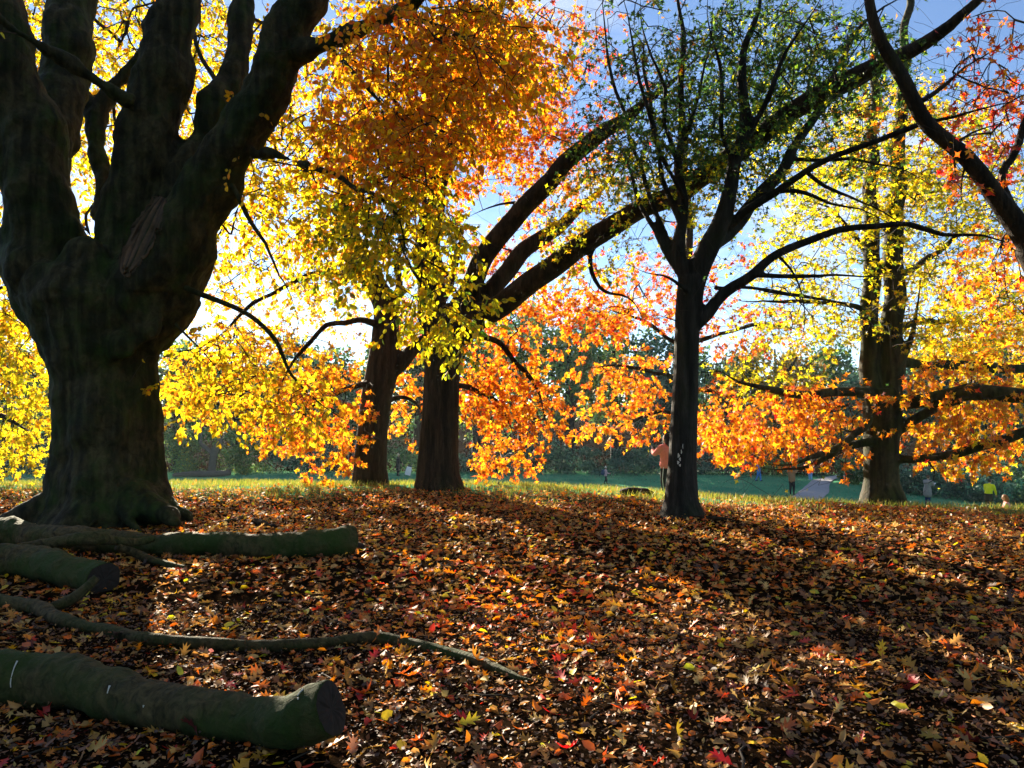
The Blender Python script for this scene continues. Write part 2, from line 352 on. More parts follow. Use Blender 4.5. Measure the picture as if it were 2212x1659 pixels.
def leaf_variant(kind, col, curl, mat):
    c = tuple(np.round(np.array(col) * 9) / 9); key = (kind, c, round(curl * 2), mat.name)
    if key not in _leafcache:
        V, T = TPL[kind]; V = V.copy(); V[:, 2] += (round(curl * 2) / 2) * ((V[:, 0] - 0.4) ** 2 + V[:, 1] ** 2)
        _leafcache[key] = mesh_np('leaf', V, T, mat, False, np.tile(np.maximum(np.array(c), 0.012), (len(V), 1)))
    return _leafcache[key]
def leaf_objects(name, kind, pos, t, n, size, col, mat, parent, off, curl=None):
    t, b, n = frames(t, n); off = np.array(off)
    for i in range(len(pos)):
        o = bpy.data.objects.new(name, leaf_variant(kind, col[i], 0 if curl is None else curl[i], mat)); C.objects.link(o); o.parent = parent
        m = Matrix((t[i] * size[i], b[i] * size[i], n[i] * size[i])).transposed().to_4x4(); m.translation = Vector(pos[i] - off)
        o.matrix_basis = m

# ------------------------------------------------------------------ trees
def ellsample(ells, n):
    a = np.array([e[2] * e[3] * (e[4] if len(e) > 4 else 1) for e in ells], float); k = rng.choice(len(ells), n, p=a / a.sum())
    e = np.array([e[:4] for e in ells], float)[k]; r = np.sqrt(rng.random(n)) ** 0.9; th = rng.random(n) * 2 * math.pi
    r = r * (1 + 0.12 * np.sin(3 * th + k) + 0.08 * np.sin(7 * th + 2 * k))
    return e[:, 0] + e[:, 2] * r * np.cos(th), e[:, 1] + e[:, 3] * r * np.sin(th)
def build_tree(name, label, base, chains, bark, regions, voxel=0.04, extra=None, disp=None, thin=0.045, smooth=5, indiv=300, bare=90, post=None, crown_label=None, group=None):
    """chains: (part, [(px,py,d,rpx),...]); regions: dicts of leaf sprays. Everything is converted to metres first."""
    base = Vector(base); root = empty(name, base, label, 'tree', group)
    off = np.array(base); mb = MB(); segs = []; nodes = []; thins = []; cid = []; thn = []
    for ci, (part, pl) in enumerate(chains):
        pts = [P(a, b, c) for a, b, c, r in pl]; rad = [r * c / F for a, b, c, r in pl]
        sp_, sr = spline(pts, rad, 0.12)
        wig = 0.0 if part == 'trunk' else 0.25
        ph = ci * 1.7
        sp_ = [p + Vector((math.sin(i * 0.55 + ph), math.cos(i * 0.43 + ph * 2), math.sin(i * 0.37 + ph * 3))) * (wig * min(sr[i], 0.10)) for i, p in enumerate(sp_)]
        if part != 'trunk':
            kk = rng.normal(0, 1, (len(sp_) // 4 + 3, 3)); tt = np.arange(len(sp_)) / 4.0; i0 = tt.astype(int); ff = (tt - i0)[:, None]; kk = kk[i0] * (1 - ff) + kk[i0 + 1] * ff
            am = np.array([0.035 * min(1, i / 6) * (1 if r < .12 else .5) for i, r in enumerate(sr)])
            sp_ = [p + Vector(k_ * a_) for p, k_, a_ in zip(sp_, kk, am)]
            if pl[-1][3] < 6:
                L_ = len(sr); sr = [r * (1 if i < L_ - 14 else max(.12, (L_ - 1 - i) / 14)) for i, r in enumerate(sr)]
        nodes.append(np.array(sp_)[::2]); thn += [np.array(p) for p, r in zip(sp_, sr) if r < .075]
        # split the chain where it becomes thin
        k = next((i for i, r in enumerate(sr) if r < thin), len(sr))
        if k >= 3:
            mb.tube(sp_[:k], sr[:k], 14); segs += [(np.array(sp_[i]), np.array(sp_[i + 1]), sr[i], sr[i + 1]) for i in range(0, k - 1)]; cid += [ci] * (k - 1)
        if k < len(sr) - 1: thins.append((part, sp_[max(0, k - 4):], [r * 0.97 for r in sr[max(0, k - 4):]]))
    if extra:
        for c, r in extra: mb.sphere(c, r)
    V, Q, nr = remesh(mb, voxel, smooth)
    if disp: V = V + nr * disp(V)[:, None]
    nr = vnormals(V, Q)
    fc = V[Q].mean(1); best = np.full(len(fc), 1e9); who = np.zeros(len(fc), int)
    for (A, B, ra, rb), ci in zip(segs, cid):
        near = np.where(np.linalg.norm(fc - (A + B) / 2, axis=1) < 2.2)[0]
        if len(near) == 0: continue
        dd = segdist(fc[near], A, B, ra, rb); u = dd < best[near]; best[near[u]] = dd[u]; who[near[u]] = ci
    for _ in range(3):                                    # hand stray islands to the neighbouring part
        vown = {}
        for ci in range(len(chains)):
            fi = np.where(who == ci)[0]
            if len(fi) == 0: continue
            par = {}
            def find(a):
                while par[a] != a: par[a] = par[par[a]]; a = par[a]
                return a
            for f in Q[fi].tolist():
                for v in f: par.setdefault(v, v)
                r0 = find(f[0])
                for v in f[1:]: par[find(v)] = r0
            lab = np.array([find(int(v)) for v in Q[fi, 0]]); u_, c_ = np.unique(lab, return_counts=True)
            if len(u_) < 2: continue
            vw = np.full(len(V), -1); oth = np.where(who != ci)[0]; vw[Q[oth].ravel()] = np.repeat(who[oth], 4)
            for l_ in u_[u_ != u_[np.argmax(c_)]]:
                sel = fi[lab == l_]; nb = vw[Q[sel].ravel()]; nb = nb[nb >= 0]
                if len(nb): who[sel] = np.bincount(nb).argmax()
    trunk = None
    for ci, (part, pl) in enumerate(chains):
        q = Q[who == ci]
        if len(q) == 0: continue
        ids, inv = np.unique(q, return_inverse=True)
        me = mesh_np(part, V[ids] - off, inv.reshape(-1, 4).astype(np.int32), bark)
        me.normals_split_custom_set_from_vertices([tuple(x) for x in nr[ids]])
        o = link(part, me, root)
        if trunk is None: trunk = o
    for part, p, r in thins:
        m2 = MB(); m2.tube([q - base for q in p], r, 7); link('branch', m2.mesh('branch', bark), root)
    if post: post(root, BVHTree.FromPolygons([tuple(v) for v in V], [tuple(q) for q in Q]), base)
    if regions: foliage(root, base, np.concatenate(nodes), regions, indiv, thn, bare)
    return root
def foliage(root, base, limbnodes, regions, indiv, thn=(), bare=0):
    off = np.array(base)
    cl = []
    for ri, R in enumerate(regions):
        nq = int(R['n'] * R.get('k', 1.55)); x, y = ellsample(R['ell'], nq); d = rng.uniform(R['d'][0], R['d'][1], nq)
        p = PA(x, y, d); ok = p[:, 2] > G(p[:, 0], p[:, 1]) + 0.25
        for q in p[ok]: cl.append((q, ri))
    if len(thn) and bare:
        regions = regions + [dict(regions[0], leaves=1.1, len=0.6, droop=0.15)]
        for i in rng.integers(0, len(thn), bare):
            q = thn[i] + rng.normal(0, .45, 3); cl.append((q, len(regions) - 1))
    pos = np.array([c[0] for c in cl]); rid = np.array([c[1] for c in cl])
    d0 = np.full(len(pos), 1e9)
    for i in range(0, len(limbnodes), 400):
        d0 = np.minimum(d0, np.linalg.norm(pos[:, None] - limbnodes[None, i:i + 400], axis=2).min(1))
    order = np.argsort(d0)
    maxn = len(limbnodes) + len(pos) * 24; nd = np.empty((maxn, 3)); par = np.full(maxn, -1, int); m = len(limbnodes); nd[:m] = limbnodes; cnt = np.zeros(maxn)
    paths = []; LP = []; LT = []; LN = []; LS = []; LC = []; LK = []
    for ci in order:
        c = pos[ci]; R = regions[rid[ci]]
        dv = nd[:m] - c; dist2 = (dv * dv).sum(1); j = int(np.argmin(dist2)); dist = math.sqrt(dist2[j])
        k = min(14, max(1, int(dist / 0.28))); a = nd[j]; path = [j]
        outw = (c - a) / max(dist, 1e-6)
        bow = rng.normal(0, 0.10, 3) * dist + np.array([0, 0, 0.10 * dist])
        for i in range(1, k + 1):
            t = i / k; q = a + (c - a) * t + bow * (4 * t * (1 - t)) * 0.6 + (rng.normal(0, 0.025, 3) if i < k else 0)
            nd[m] = q; par[m] = path[-1]; path.append(m); m += 1
        # spray twig: outward, drooping
        L = R.get('len', 0.45) * rng.uniform(0.7, 1.25); dirv = unit(outw * 0.8 + rng.normal(0, 0.5, 3) + np.array([0, 0, -R.get('droop', 0.35)]))
        nn = 4; q = c.copy(); tw = [c]
        for i in range(nn):
            q = q + dirv * L / nn; dirv = unit(dirv + np.array([0, 0, -0.12 * R.get('droop', 0.35) * 2]) + rng.normal(0, 0.12, 3))
            nd[m] = q; par[m] = path[-1]; path.append(m); m += 1; tw.append(q.copy())
        paths.append(path)
        kq = path[-1]
        while kq >= 0: cnt[kq] += 1; kq = par[kq]
        # leaves on the spray
        nl = int(R.get('leaves', 14) * rng.uniform(0.6, 1.3)); tw = np.array(tw)
        s = rng.random(nl) ** R.get('tip', 0.8) * (nn - 0.001); i0 = s.astype(int); f = (s - i0)[:, None]; at = tw[i0] * (1 - f) + tw[i0 + 1] * f; td = unit(tw[i0 + 1] - tw[i0])
        side = unit(np.cross(td, np.array([0, 0, 1.0])) + 1e-4) * np.where(np.arange(nl) % 2, 1, -1)[:, None]
        ld = unit(td * 0.6 + side * rng.uniform(0.3, 1.1, (nl, 1)) + np.array([0, 0, -1]) * rng.uniform(0, R.get('hang', 0.9), (nl, 1)) + rng.normal(0, 0.3, (nl, 3)))
        ln = unit(np.array([0, 0, 1.0]) * R.get('flat', 0.7) + rng.normal(0, 0.65, (nl, 3)))
        LP.append(at + ld * 0.02); LT.append(ld); LN.append(ln); LS.append(R['size'] * rng.uniform(0.6, 1.2, nl))
        LC.append(pick(R['pal'], nl) * rng.uniform(0.8, 1.1)); LK += [R['leaf']] * nl
    # twigs
    rad = 0.0028 * np.maximum(cnt, 1) ** 0.47
    TV = []; TQ = []; vb = 0; ang = np.arange(3) * math.pi / 1.5
    for path in paths:
        p = nd[path]; r = rad[path].copy(); r[0] = r[1]; r = np.minimum(r, 0.05)
        tt = unit(np.gradient(p, axis=0)); ref = np.array([0.31, 0.2, 0.93]); u = unit(np.cross(tt, ref)); w = np.cross(tt, u)
        ring = p[:, None] + r[:, None, None] * (np.cos(ang)[None, :, None] * u[:, None] + np.sin(ang)[None, :, None] * w[:, None])
        TV.append(ring.reshape(-1, 3)); n_ = len(p); a = (np.arange(n_ - 1)[:, None] * 3 + np.arange(3)[None]).ravel(); b = (np.arange(n_ - 1)[:, None] * 3 + (np.arange(3)[None] + 1) % 3).ravel()
        TQ.append(np.stack([a, b, b + 3, a + 3], -1) + vb); vb += n_ * 3
    o = link('twigwork', mesh_np('twigwork', np.concatenate(TV) - off, np.concatenate(TQ).astype(np.int32), M['twig']), root); o['kind'] = 'stuff'
    LP = np.concatenate(LP); LT = np.concatenate(LT); LN = np.concatenate(LN); LS = np.concatenate(LS); LC = np.concatenate(LC); LK = np.array(LK)
    px, py, dep = proj(LP); vis = (px > 0) & (px < W0) & (py > 0) & (py < H0)
    score = np.where(vis, LS / dep, 0) * rng.uniform(0.55, 1, len(LP)); big = np.zeros(len(LP), bool)
    if indiv: big[np.argsort(-score)[:indiv]] = True
    crown = None
    for kind in sorted(set(LK)):
        s = (LK == kind) & ~big
        if not s.any(): continue
        c = link('crown', leaf_mesh('crown', kind, LP[s], LT[s], LN[s], LS[s], LC[s], M['leaf'], None, off), root); c['kind'] = 'stuff'
        crown = crown or c
    for kind in sorted(set(LK)):
        s = (LK == kind) & big
        if s.any(): leaf_objects('leaf', kind, LP[s], LT[s], LN[s], LS[s], LC[s], M['leaf'], crown, off)
def fnoise(V, scale, amp, seed=0.0):
    return np.array([noise.fractal(Vector((v[0] * scale + seed, v[1] * scale, v[2] * scale)), 1.0, 2.0, 3) for v in V]) * amp

# ---- the big beech
D = 11.5
bx = P(235, 1115, D)
chains = [
 ('trunk', [(235, 1150, D, 165), (235, 1112, D, 140), (236, 1060, D, 113), (238, 980, D, 103), (238, 900, D, 101), (232, 820, D, 106), (222, 740, D, 122), (212, 660, D, 138), (215, 590, D, 120)]),
 ('limb', [(150, 690, D, 80), (112, 600, D, 92), (96, 510, D - .1, 84), (86, 420, D - .2, 70), (64, 310, D - .3, 67), (32, 170, D - .4, 61), (5, 60, D - .5, 60), (-40, -90, D - .6, 55), (-90, -260, D - 1, 45)]),
 ('limb', [(92, 380, D + .2, 50), (120, 270, D + .5, 52), (140, 160, D + .8, 52), (150, 60, D + 1, 50), (152, -40, D + 1.2, 47), (160, -220, D + 1.5, 36)]),
 ('limb', [(265, 640, D, 80), (274, 540, D, 74), (296, 430, D, 58), (322, 310, D, 68), (346, 200, D, 58), (364, 100, D, 52), (384, 0, D, 46), (392, -120, D, 46), (400, -260, D, 38)]),
 ('limb', [(340, 520, D - .2, 42), (395, 400, D, 40), (438, 300, D + .2, 34), (486, 190, D + .4, 29), (514, 100, D + .6, 25), (526, 0, D + .8, 24), (540, -160, D + 1, 18)]),
 ('limb', [(250, 730, D - .1, 85), (320, 640, D - .2, 95), (375, 550, D - .3, 82), (428, 450, D - .4, 64), (486, 350, D - .5, 58), (542, 250, D - .6, 54), (590, 160, D - .7, 49), (622, 70, D - .8, 48), (648, -10, D - .9, 45), (690, -150, D - 1, 40), (720, -280, D - 1.2, 32)]),
 ('limb', [(620, 130, D - .7, 24), (690, 100, D - 1, 22), (760, 70, D - 1.3, 20), (830, 30, D - 1.6, 18), (890, 2, D - 1.9, 16), (990, -60, D - 2.4, 13), (1120, -160, D - 3, 9)]),
 ('limb', [(215, 470, D + 1.2, 18), (222, 400, D + 1.3, 19), (210, 310, D + 1.3, 19), (200, 240, D + 1.4, 18), (185, 205, D + 1.5, 12), (160, 150, D + 1.7, 9)]),
 ('limb', [(205, 250, D + 1.4, 17), (240, 200, D + 1.5, 15), (290, 140, D + 1.7, 14), (330, 60, D + 2, 12)]),
 ('limb', [(285, 225, D - .6, 17), (235, 195, D - .8, 16), (160, 140, D - 1.0, 15), (90, 100, D - 1.2, 14), (0, 40, D - 1.6, 13), (-90, -20, D - 2, 11)]),
 ('limb', [(-60, 400, D - .6, 26), (-10, 270, D - .4, 30), (45, 290, D - .3, 30)]),
 ('branch', [(530, 330, D - .6, 9), (620, 342, D - 1, 8), (690, 362, D - 1.4, 7), (760, 400, D - 1.7, 5.5), (815, 420, D - 2, 5), (860, 480, D - 2.1, 4), (880, 560, D - 2.1, 3), (930, 640, D - 2.1, 2.2)]),
 ('branch', [(790, 412, D - 1.9, 4.5), (850, 380, D - 2.2, 4), (930, 420, D - 2.5, 3), (1000, 500, D - 2.4, 2.2)]),
 ('branch', [(400, 620, D - .6, 7), (470, 650, D - .6, 6), (540, 690, D - .5, 5.5), (590, 740, D - .5, 5), (640, 820, D - .4, 4), (720, 890, D - .3, 3), (790, 930, D, 2)]),
 ('branch', [(380, 700, D - .5, 5), (440, 760, D - .4, 4), (480, 800, D - .3, 3), (520, 850, D - .2, 2)]),
 ('branch', [(500, 400, D - .6, 6), (540, 480, D - .7, 5), (610, 600, D - .8, 3.5), (650, 720, D - .8, 2)]),
 ('branch', [(700, 95, D - 1, 7), (780, 170, D - 1.6, 5.5), (880, 260, D - 2, 4), (960, 330, D - 2.2, 3)]),
 ('branch', [(840, 25, D - 1.7, 7), (960, 60, D - 2.4, 5), (1060, 130, D - 2.8, 3.5), (1130, 220, D - 3, 2.5)]),
 ('branch', [(480, 190, D + .4, 7), (440, 130, D + .8, 5), (400, 60, D + 1.5, 4), (260, 40, D + 2.5, 3)]),
]
for (x, y, r0, x2, y2, dd, dd2) in [(190, 1085, 55, 0, 1120, -.3, -.6), (280, 1085, 55, 420, 1112, -.2, -.3), (300, 1095, 50, 395, 1132, -.6, -1.0), (170, 1090, 48, 30, 1100, .3, .8), (220, 1105, 45, 190, 1150, -.8, -1.3), (255, 1105, 42, 330, 1160, -.9, -1.4), (290, 1080, 45, 380, 1095, .4, .9)]:
    chains.append(('root', [(x, y - 30, D + dd * .6, r0 * .85), ((x * 2 + x2) / 3, (y * 2 + y2) / 3 - 2, D + dd, r0 * .62), ((x + 2 * x2) / 3, (y + y2 * 2) / 3 + 2, D + (dd + dd2) / 2, r0 * .33), (x2, y2 + 12, D + dd2, r0 * .12)]))
def s3(px, py, d, r): return (P(px, py, d), [q * d / F for q in r])
extra = [s3(140, 690, D - .70, (50, 34, 62)), s3(262, 748, D - .66, (42, 22, 36)), s3(105, 640, D - .55, (55, 34, 80)), s3(60, 560, D - .4, (50, 50, 70)), s3(180, 575, D - .62, (60, 32, 70)), s3(310, 690, D - .62, (50, 26, 60))]
cz = bx.z
def beech_disp(V):
    a = np.arctan2(V[:, 1] - D, V[:, 0] - bx.x); h = V[:, 2]
    rr = np.hypot(V[:, 1] - D, V[:, 0] - bx.x)
    fl = 0.045 * np.sin(a * 7 + 1.0) * np.exp(-np.clip(h, 0, 9) / 1.3) + 0.035 * np.sin(a * 5 + 2) * (h < 3.4)
    return fl * (rr < 1.5) + fnoise(V, 1.5, 0.075) + fnoise(V, 4.0, 0.03, 7)
def beech_post(root, bvh, base):
    cam_o = Vector((0, 0, CAMZ))
    def hit(px, py):
        d = (P(px, py, 10) - cam_o).normalized(); r = bvh.ray_cast(cam_o, d); return (r[0], r[1]) if r[0] else (P(px, py, D - .9), Vector((0, -1, 0)))
    nu, nv = 34, 25; V = []; cols = []
    for a in range(nu):
        u = a / (nu - 1); cx = 268 + 84 * u ** 1.15; cy = 596 - 170 * u; wd = 34 * math.sin(math.pi * min(1, .10 + .9 * (1 - u))) ** .7 * (1.15 - .55 * u) + 2
        for b in range(nv):
            v = b / (nv - 1) * 2 - 1; jag = (11 * noise.noise(Vector((a * .37, b * .4, 3))) if abs(v) > .8 or a < 3 else 0)
            p, n = hit(cx + wd * v * .92 + jag, cy + wd * v * .38 + jag)
            e = max(0, 1 - abs(v) ** 6) * math.sin(math.pi * min(1, max(0, u * 1.02))) ** .4
            gr = noise.noise(Vector((v * 5 + .8 * u, u * 1.6, 0))); fine = noise.noise(Vector((v * 22, u * 4, 5)))
            V.append(p + n * (0.003 + e * (0.012 + 0.07 * gr + 0.02 * fine)) - base)
            w = min(1, max(0, .5 + 1.6 * gr + .5 * fine)); cols.append([.008 + .10 * w, .007 + .055 * w, .005 + .026 * w])  # torn wood tones, with the hollow's shade put into the grooves
    Q = [(a * nv + b, a * nv + b + 1, (a + 1) * nv + b + 1, (a + 1) * nv + b) for a in range(nu - 1) for b in range(nv - 1)]
    o = link('torn_wood', mesh_np('torn_wood', np.array([tuple(v) for v in V]), np.array(Q, np.int32), M['tornc'], True, np.array(cols)), root); o['label'] = 'torn brown heartwood where a limb ripped away'
PB = [(YEL, 5), (YGR, 3), (GOLD, 2), (ORA, .6)]
PG = [(GOLD, 5), (YEL, 3.5), (ORA, 2.5), (DOR, .5)]
PY = [(YGR, 5), (YEL, 3), (GRN, 1.2), (GOLD, .6)]
PO = [(ORA, 5), (GOLD, 2.5), (DOR, 2), (RED, .5), (YEL, .5)]
PR = [(ORA, 3), (DOR, 3), (RED, 2), (PINK, 1.2), (GOLD, 1)]
PYO = [(YEL, 4), (GOLD, 4), (ORA, 1.5), (YGR, .7)]
PGR = [(DGR, 5), (GRN, 2.2), (YGR, .35)]
beech = dict(leaf='beech', size=0.10, len=0.5, leaves=15, droop=0.35, hang=1.2, flat=0.15)
regs = [
 dict(beech, ell=[(240, 100, 160, 150), (60, 60, 110, 120), (450, 180, 110, 220), (200, 330, 60, 130)], d=(13.2, 18), n=620, pal=PB, size=0.105),
 dict(beech, ell=[(20, 560, 50, 160), (30, 720, 60, 100), (20, 350, 30, 60)], d=(12.6, 16), n=110, pal=PB),
 dict(beech, ell=[(850, 170, 150, 170), (960, 100, 180, 120), (1060, 130, 130, 150), (850, 320, 170, 90)], d=(8.6, 12.0), n=620, pal=PG),
 dict(beech, ell=[(690, 170, 130, 190)], d=(12.6, 15.5), n=170, pal=PB + [(ORA, 2)]),
 dict(beech, ell=[(610, 430, 110, 110), (700, 530, 110, 75), (480, 540, 60, 80)], d=(12.5, 15.5), n=150, pal=PB, k=1.0),
 dict(beech, ell=[(620, 470, 130, 130), (760, 380, 170, 90), (560, 330, 60, 130)], d=(10.5, 15), n=240, pal=PB, k=1.0),
 dict(beech, ell=[(880, 480, 120, 110), (940, 640, 90, 70), (980, 710, 55, 55), (760, 520, 80, 90)], d=(9.0, 10.6), n=200, pal=PY, size=0.10),
 dict(beech, ell=[(480, 800, 110, 90), (600, 870, 130, 60), (420, 860, 70, 50)], d=(10.5, 12.5), n=150, pal=PB, k=.9),
 dict(beech, ell=[(600, -180, 900, 130), (700, -560, 1500, 330), (1100, -1300, 1800, 600)], d=(6.5, 13), n=560, pal=PB),  # unseen crown above the frame, added to cut skylight from overhead
]
build_tree('beech_tree', 'massive old pollarded beech with many thick dark limbs rising from swollen trunk', (bx.x, D, Gf(bx.x, D)), chains, M['beech'], regs, 0.04, extra, beech_disp, post=beech_post)

# ---- left oak of the pair
oak = dict(leaf='star', size=0.15, len=0.4, leaves=13, droop=0.5, hang=1.2, flat=0.15, tip=0.5, k=1.05)
D = 18.5; b1 = P(800, 1040, D)
chains = [
 ('trunk', [(800, 1075, D, 50), (800, 1040, D, 40), (800, 1000, D, 36), (805, 930, D, 33), (815, 850, D, 34), (828, 790, D, 36), (832, 730, D, 30), (832, 660, D, 27), (800, 600, D, 24), (760, 520, D, 20), (745, 440, D, 16), (760, 330, D, 12), (790, 220, D, 9)]),
 ('limb', [(838, 800, D, 20), (865, 785, D, 17), (895, 755, D, 15), (930, 720, D + .3, 12), (960, 640, D + .8, 10), (1000, 520, D + 1, 7)]),
 ('limb', [(845, 700, D, 10), (858, 640, D, 9), (862, 560, D + .3, 8), (880, 460, D + .6, 6)]),
 ('limb', [(815, 700, D - .2, 9), (760, 690, D - .8, 7), (690, 720, D - 1.5, 6), (620, 800, D - 1.8, 4), (580, 900, D - 1.8, 3)]),
 ('limb', [(800, 830, D - .2, 8), (740, 840, D - 1, 6), (670, 880, D - 1.6, 5), (600, 940, D - 1.8, 3.5)]),
 ('limb', [(795, 600, D, 10), (700, 590, D - .5, 7), (580, 640, D - 1, 5), (480, 720, D - 1, 4), (420, 780, D - 1, 3)]),
 ('limb', [(815, 880, D + .3, 7), (870, 860, D + .8, 6), (910, 900, D + 1, 4), (900, 960, D + 1, 3)]),
]
regs = [
 dict(oak, ell=[(520, 790, 170, 90), (420, 830, 80, 80), (640, 770, 140, 70)], d=(16.5, 20), n=340, pal=PYO),
 dict(oak, ell=[(700, 850, 110, 60), (660, 940, 105, 35), (690, 1005, 45, 22), (600, 900, 90, 40), (755, 965, 28, 40)], d=(16.6, 19.5), n=260, pal=PO + [(YEL, 2)]),
 dict(oak, ell=[(700, 620, 150, 90), (600, 560, 140, 100), (770, 470, 120, 110), (760, 300, 150, 120)], d=(17, 21.5), n=330, pal=PYO, k=.8),
 dict(oak, ell=[(560, 640, 130, 70), (690, 650, 100, 50), (450, 600, 60, 60)], d=(19.5, 22), n=130, pal=PYO, k=1),
 dict(oak, ell=[(882, 890, 45, 62), (880, 700, 60, 80), (850, 820, 40, 40)], d=(19, 21), n=110, pal=PO),
]
build_tree('oak_tree', 'slimmer oak of the pair, its trunk bending, with yellow and orange drooping foliage', (b1.x, D, Gf(b1.x, D)), chains, M['oak'], regs, 0.04)

# ---- centre oak
D = 16.5; b2 = P(947, 1056, D)
chains = [
 ('trunk', [(948, 1095, D, 78), (948, 1056, D, 56), (946, 1020, D, 47), (948, 960, D, 43), (952, 880, D, 40), (955, 800, D, 39), (960, 740, D, 44), (985, 690, D, 48)]),
 ('limb', [(950, 740, D, 34), (932, 660, D, 32), (926, 580, D, 30), (926, 500, D, 28), (938, 420, D, 26), (955, 360, D, 24), (990, 280, D, 21), (1020, 220, D, 18), (1045, 140, D, 15), (1060, 50, D, 13), (1070, -80, D, 10)]),
 ('limb', [(950, 370, D + .1, 18), (945, 310, D + .2, 15), (955, 220, D + .4, 12), (980, 130, D + .5, 10), (990, 0, D + .6, 8)]),
 ('limb', [(985, 690, D, 32), (1010, 630, D - .2, 24), (1060, 540, D - .6, 23), (1130, 450, D - 1, 22), (1210, 370, D - 1.4, 20), (1290, 290, D - 1.8, 18), (1350, 255, D - 2, 14), (1440, 190, D - 2.4, 9), (1520, 90, D - 2.6, 5)]),
 ('limb', [(1000, 690, D, 30), (1055, 635, D, 20), (1110, 565, D + .2, 20), (1175, 510, D + .4, 17), (1230, 470, D + .6, 13), (1300, 400, D + .9, 8), (1360, 330, D + 1, 5)]),
 ('limb', [(990, 720, D - .1, 34), (1080, 655, D - .4, 26), (1170, 595, D - .9, 25), (1270, 520, D - 1.4, 24), (1380, 455, D - 2, 22), (1480, 405, D - 2.6, 23), (1570, 345, D - 3.1, 23), (1660, 275, D - 3.6, 22), (1760, 210, D - 4, 22), (1880, 150, D - 4.4, 20), (2000, 85, D - 4.8, 16), (2100, 10, D - 5.2, 11), (2200, -80, D - 5.4, 6)]),
 ('limb', [(1160, 440, D - 1.1, 6), (1080, 440, D - .6, 5), (1010, 470, D - .2, 4)]),
 ('limb', [(1000, 720, D + .2, 9), (1070, 740, D + .8, 7), (1130, 800, D + 1, 6), (1170, 880, D + 1.1, 4), (1190, 950, D + 1.1, 3)]),
 ('limb', [(975, 830, D + .2, 8), (1030, 840, D + .9, 6), (1080, 880, D + 1.2, 5), (1120, 960, D + 1.3, 3.5)]),
 ('limb', [(1290, 510, D - 1.5, 6), (1275, 575, D - 1.3, 5.5), (1305, 625, D - 1.1, 5), (1365, 648, D - .9, 4), (1400, 720, D - .8, 2)]),
 ('limb', [(1400, 450, D - 2.1, 9), (1440, 480, D - 2.3, 7), (1500, 470, D - 2.6, 5)]),
]
regs = [
 dict(oak, ell=[(1050, 180, 140, 180), (1170, 330, 110, 110), (960, 330, 110, 130), (1180, 120, 90, 120, .5)], d=(15.2, 20.5), n=620, pal=PO, k=1.5),
 dict(oak, ell=[(1240, 150, 140, 170), (1260, 330, 90, 90)], d=(15, 19), n=110, pal=PR, leaves=8),
 dict(oak, ell=[(1130, 560, 160, 110), (1060, 760, 90, 70), (1180, 690, 130, 60), (1290, 660, 110, 60)], d=(16.8, 20), n=400, pal=PO + [(RED, 1)]),
 dict(oak, ell=[(1100, 850, 110, 70), (1130, 920, 85, 55), (1060, 830, 60, 70), (1050, 985, 35, 30), (1120, 985, 50, 18)], d=(16.8, 19.2), n=300, pal=PO),
 dict(oak, ell=[(1270, 440, 90, 70), (1350, 380, 110, 70), (1220, 520, 60, 50), (1300, 560, 60, 45)], d=(13.8, 17), n=190, pal=PY, size=0.12),
 dict(oak, ell=[(1600, 260, 160, 110), (1800, 130, 200, 90), (1700, 60, 180, 80)], d=(11.5, 14), n=240, pal=PGR + [(YGR, 2)], size=0.12),
]
build_tree('oak_tree', 'stout dark oak near the middle with three parallel limbs leaning right', (b2.x, D, Gf(b2.x, D)), chains, M['oak'], regs, 0.04)

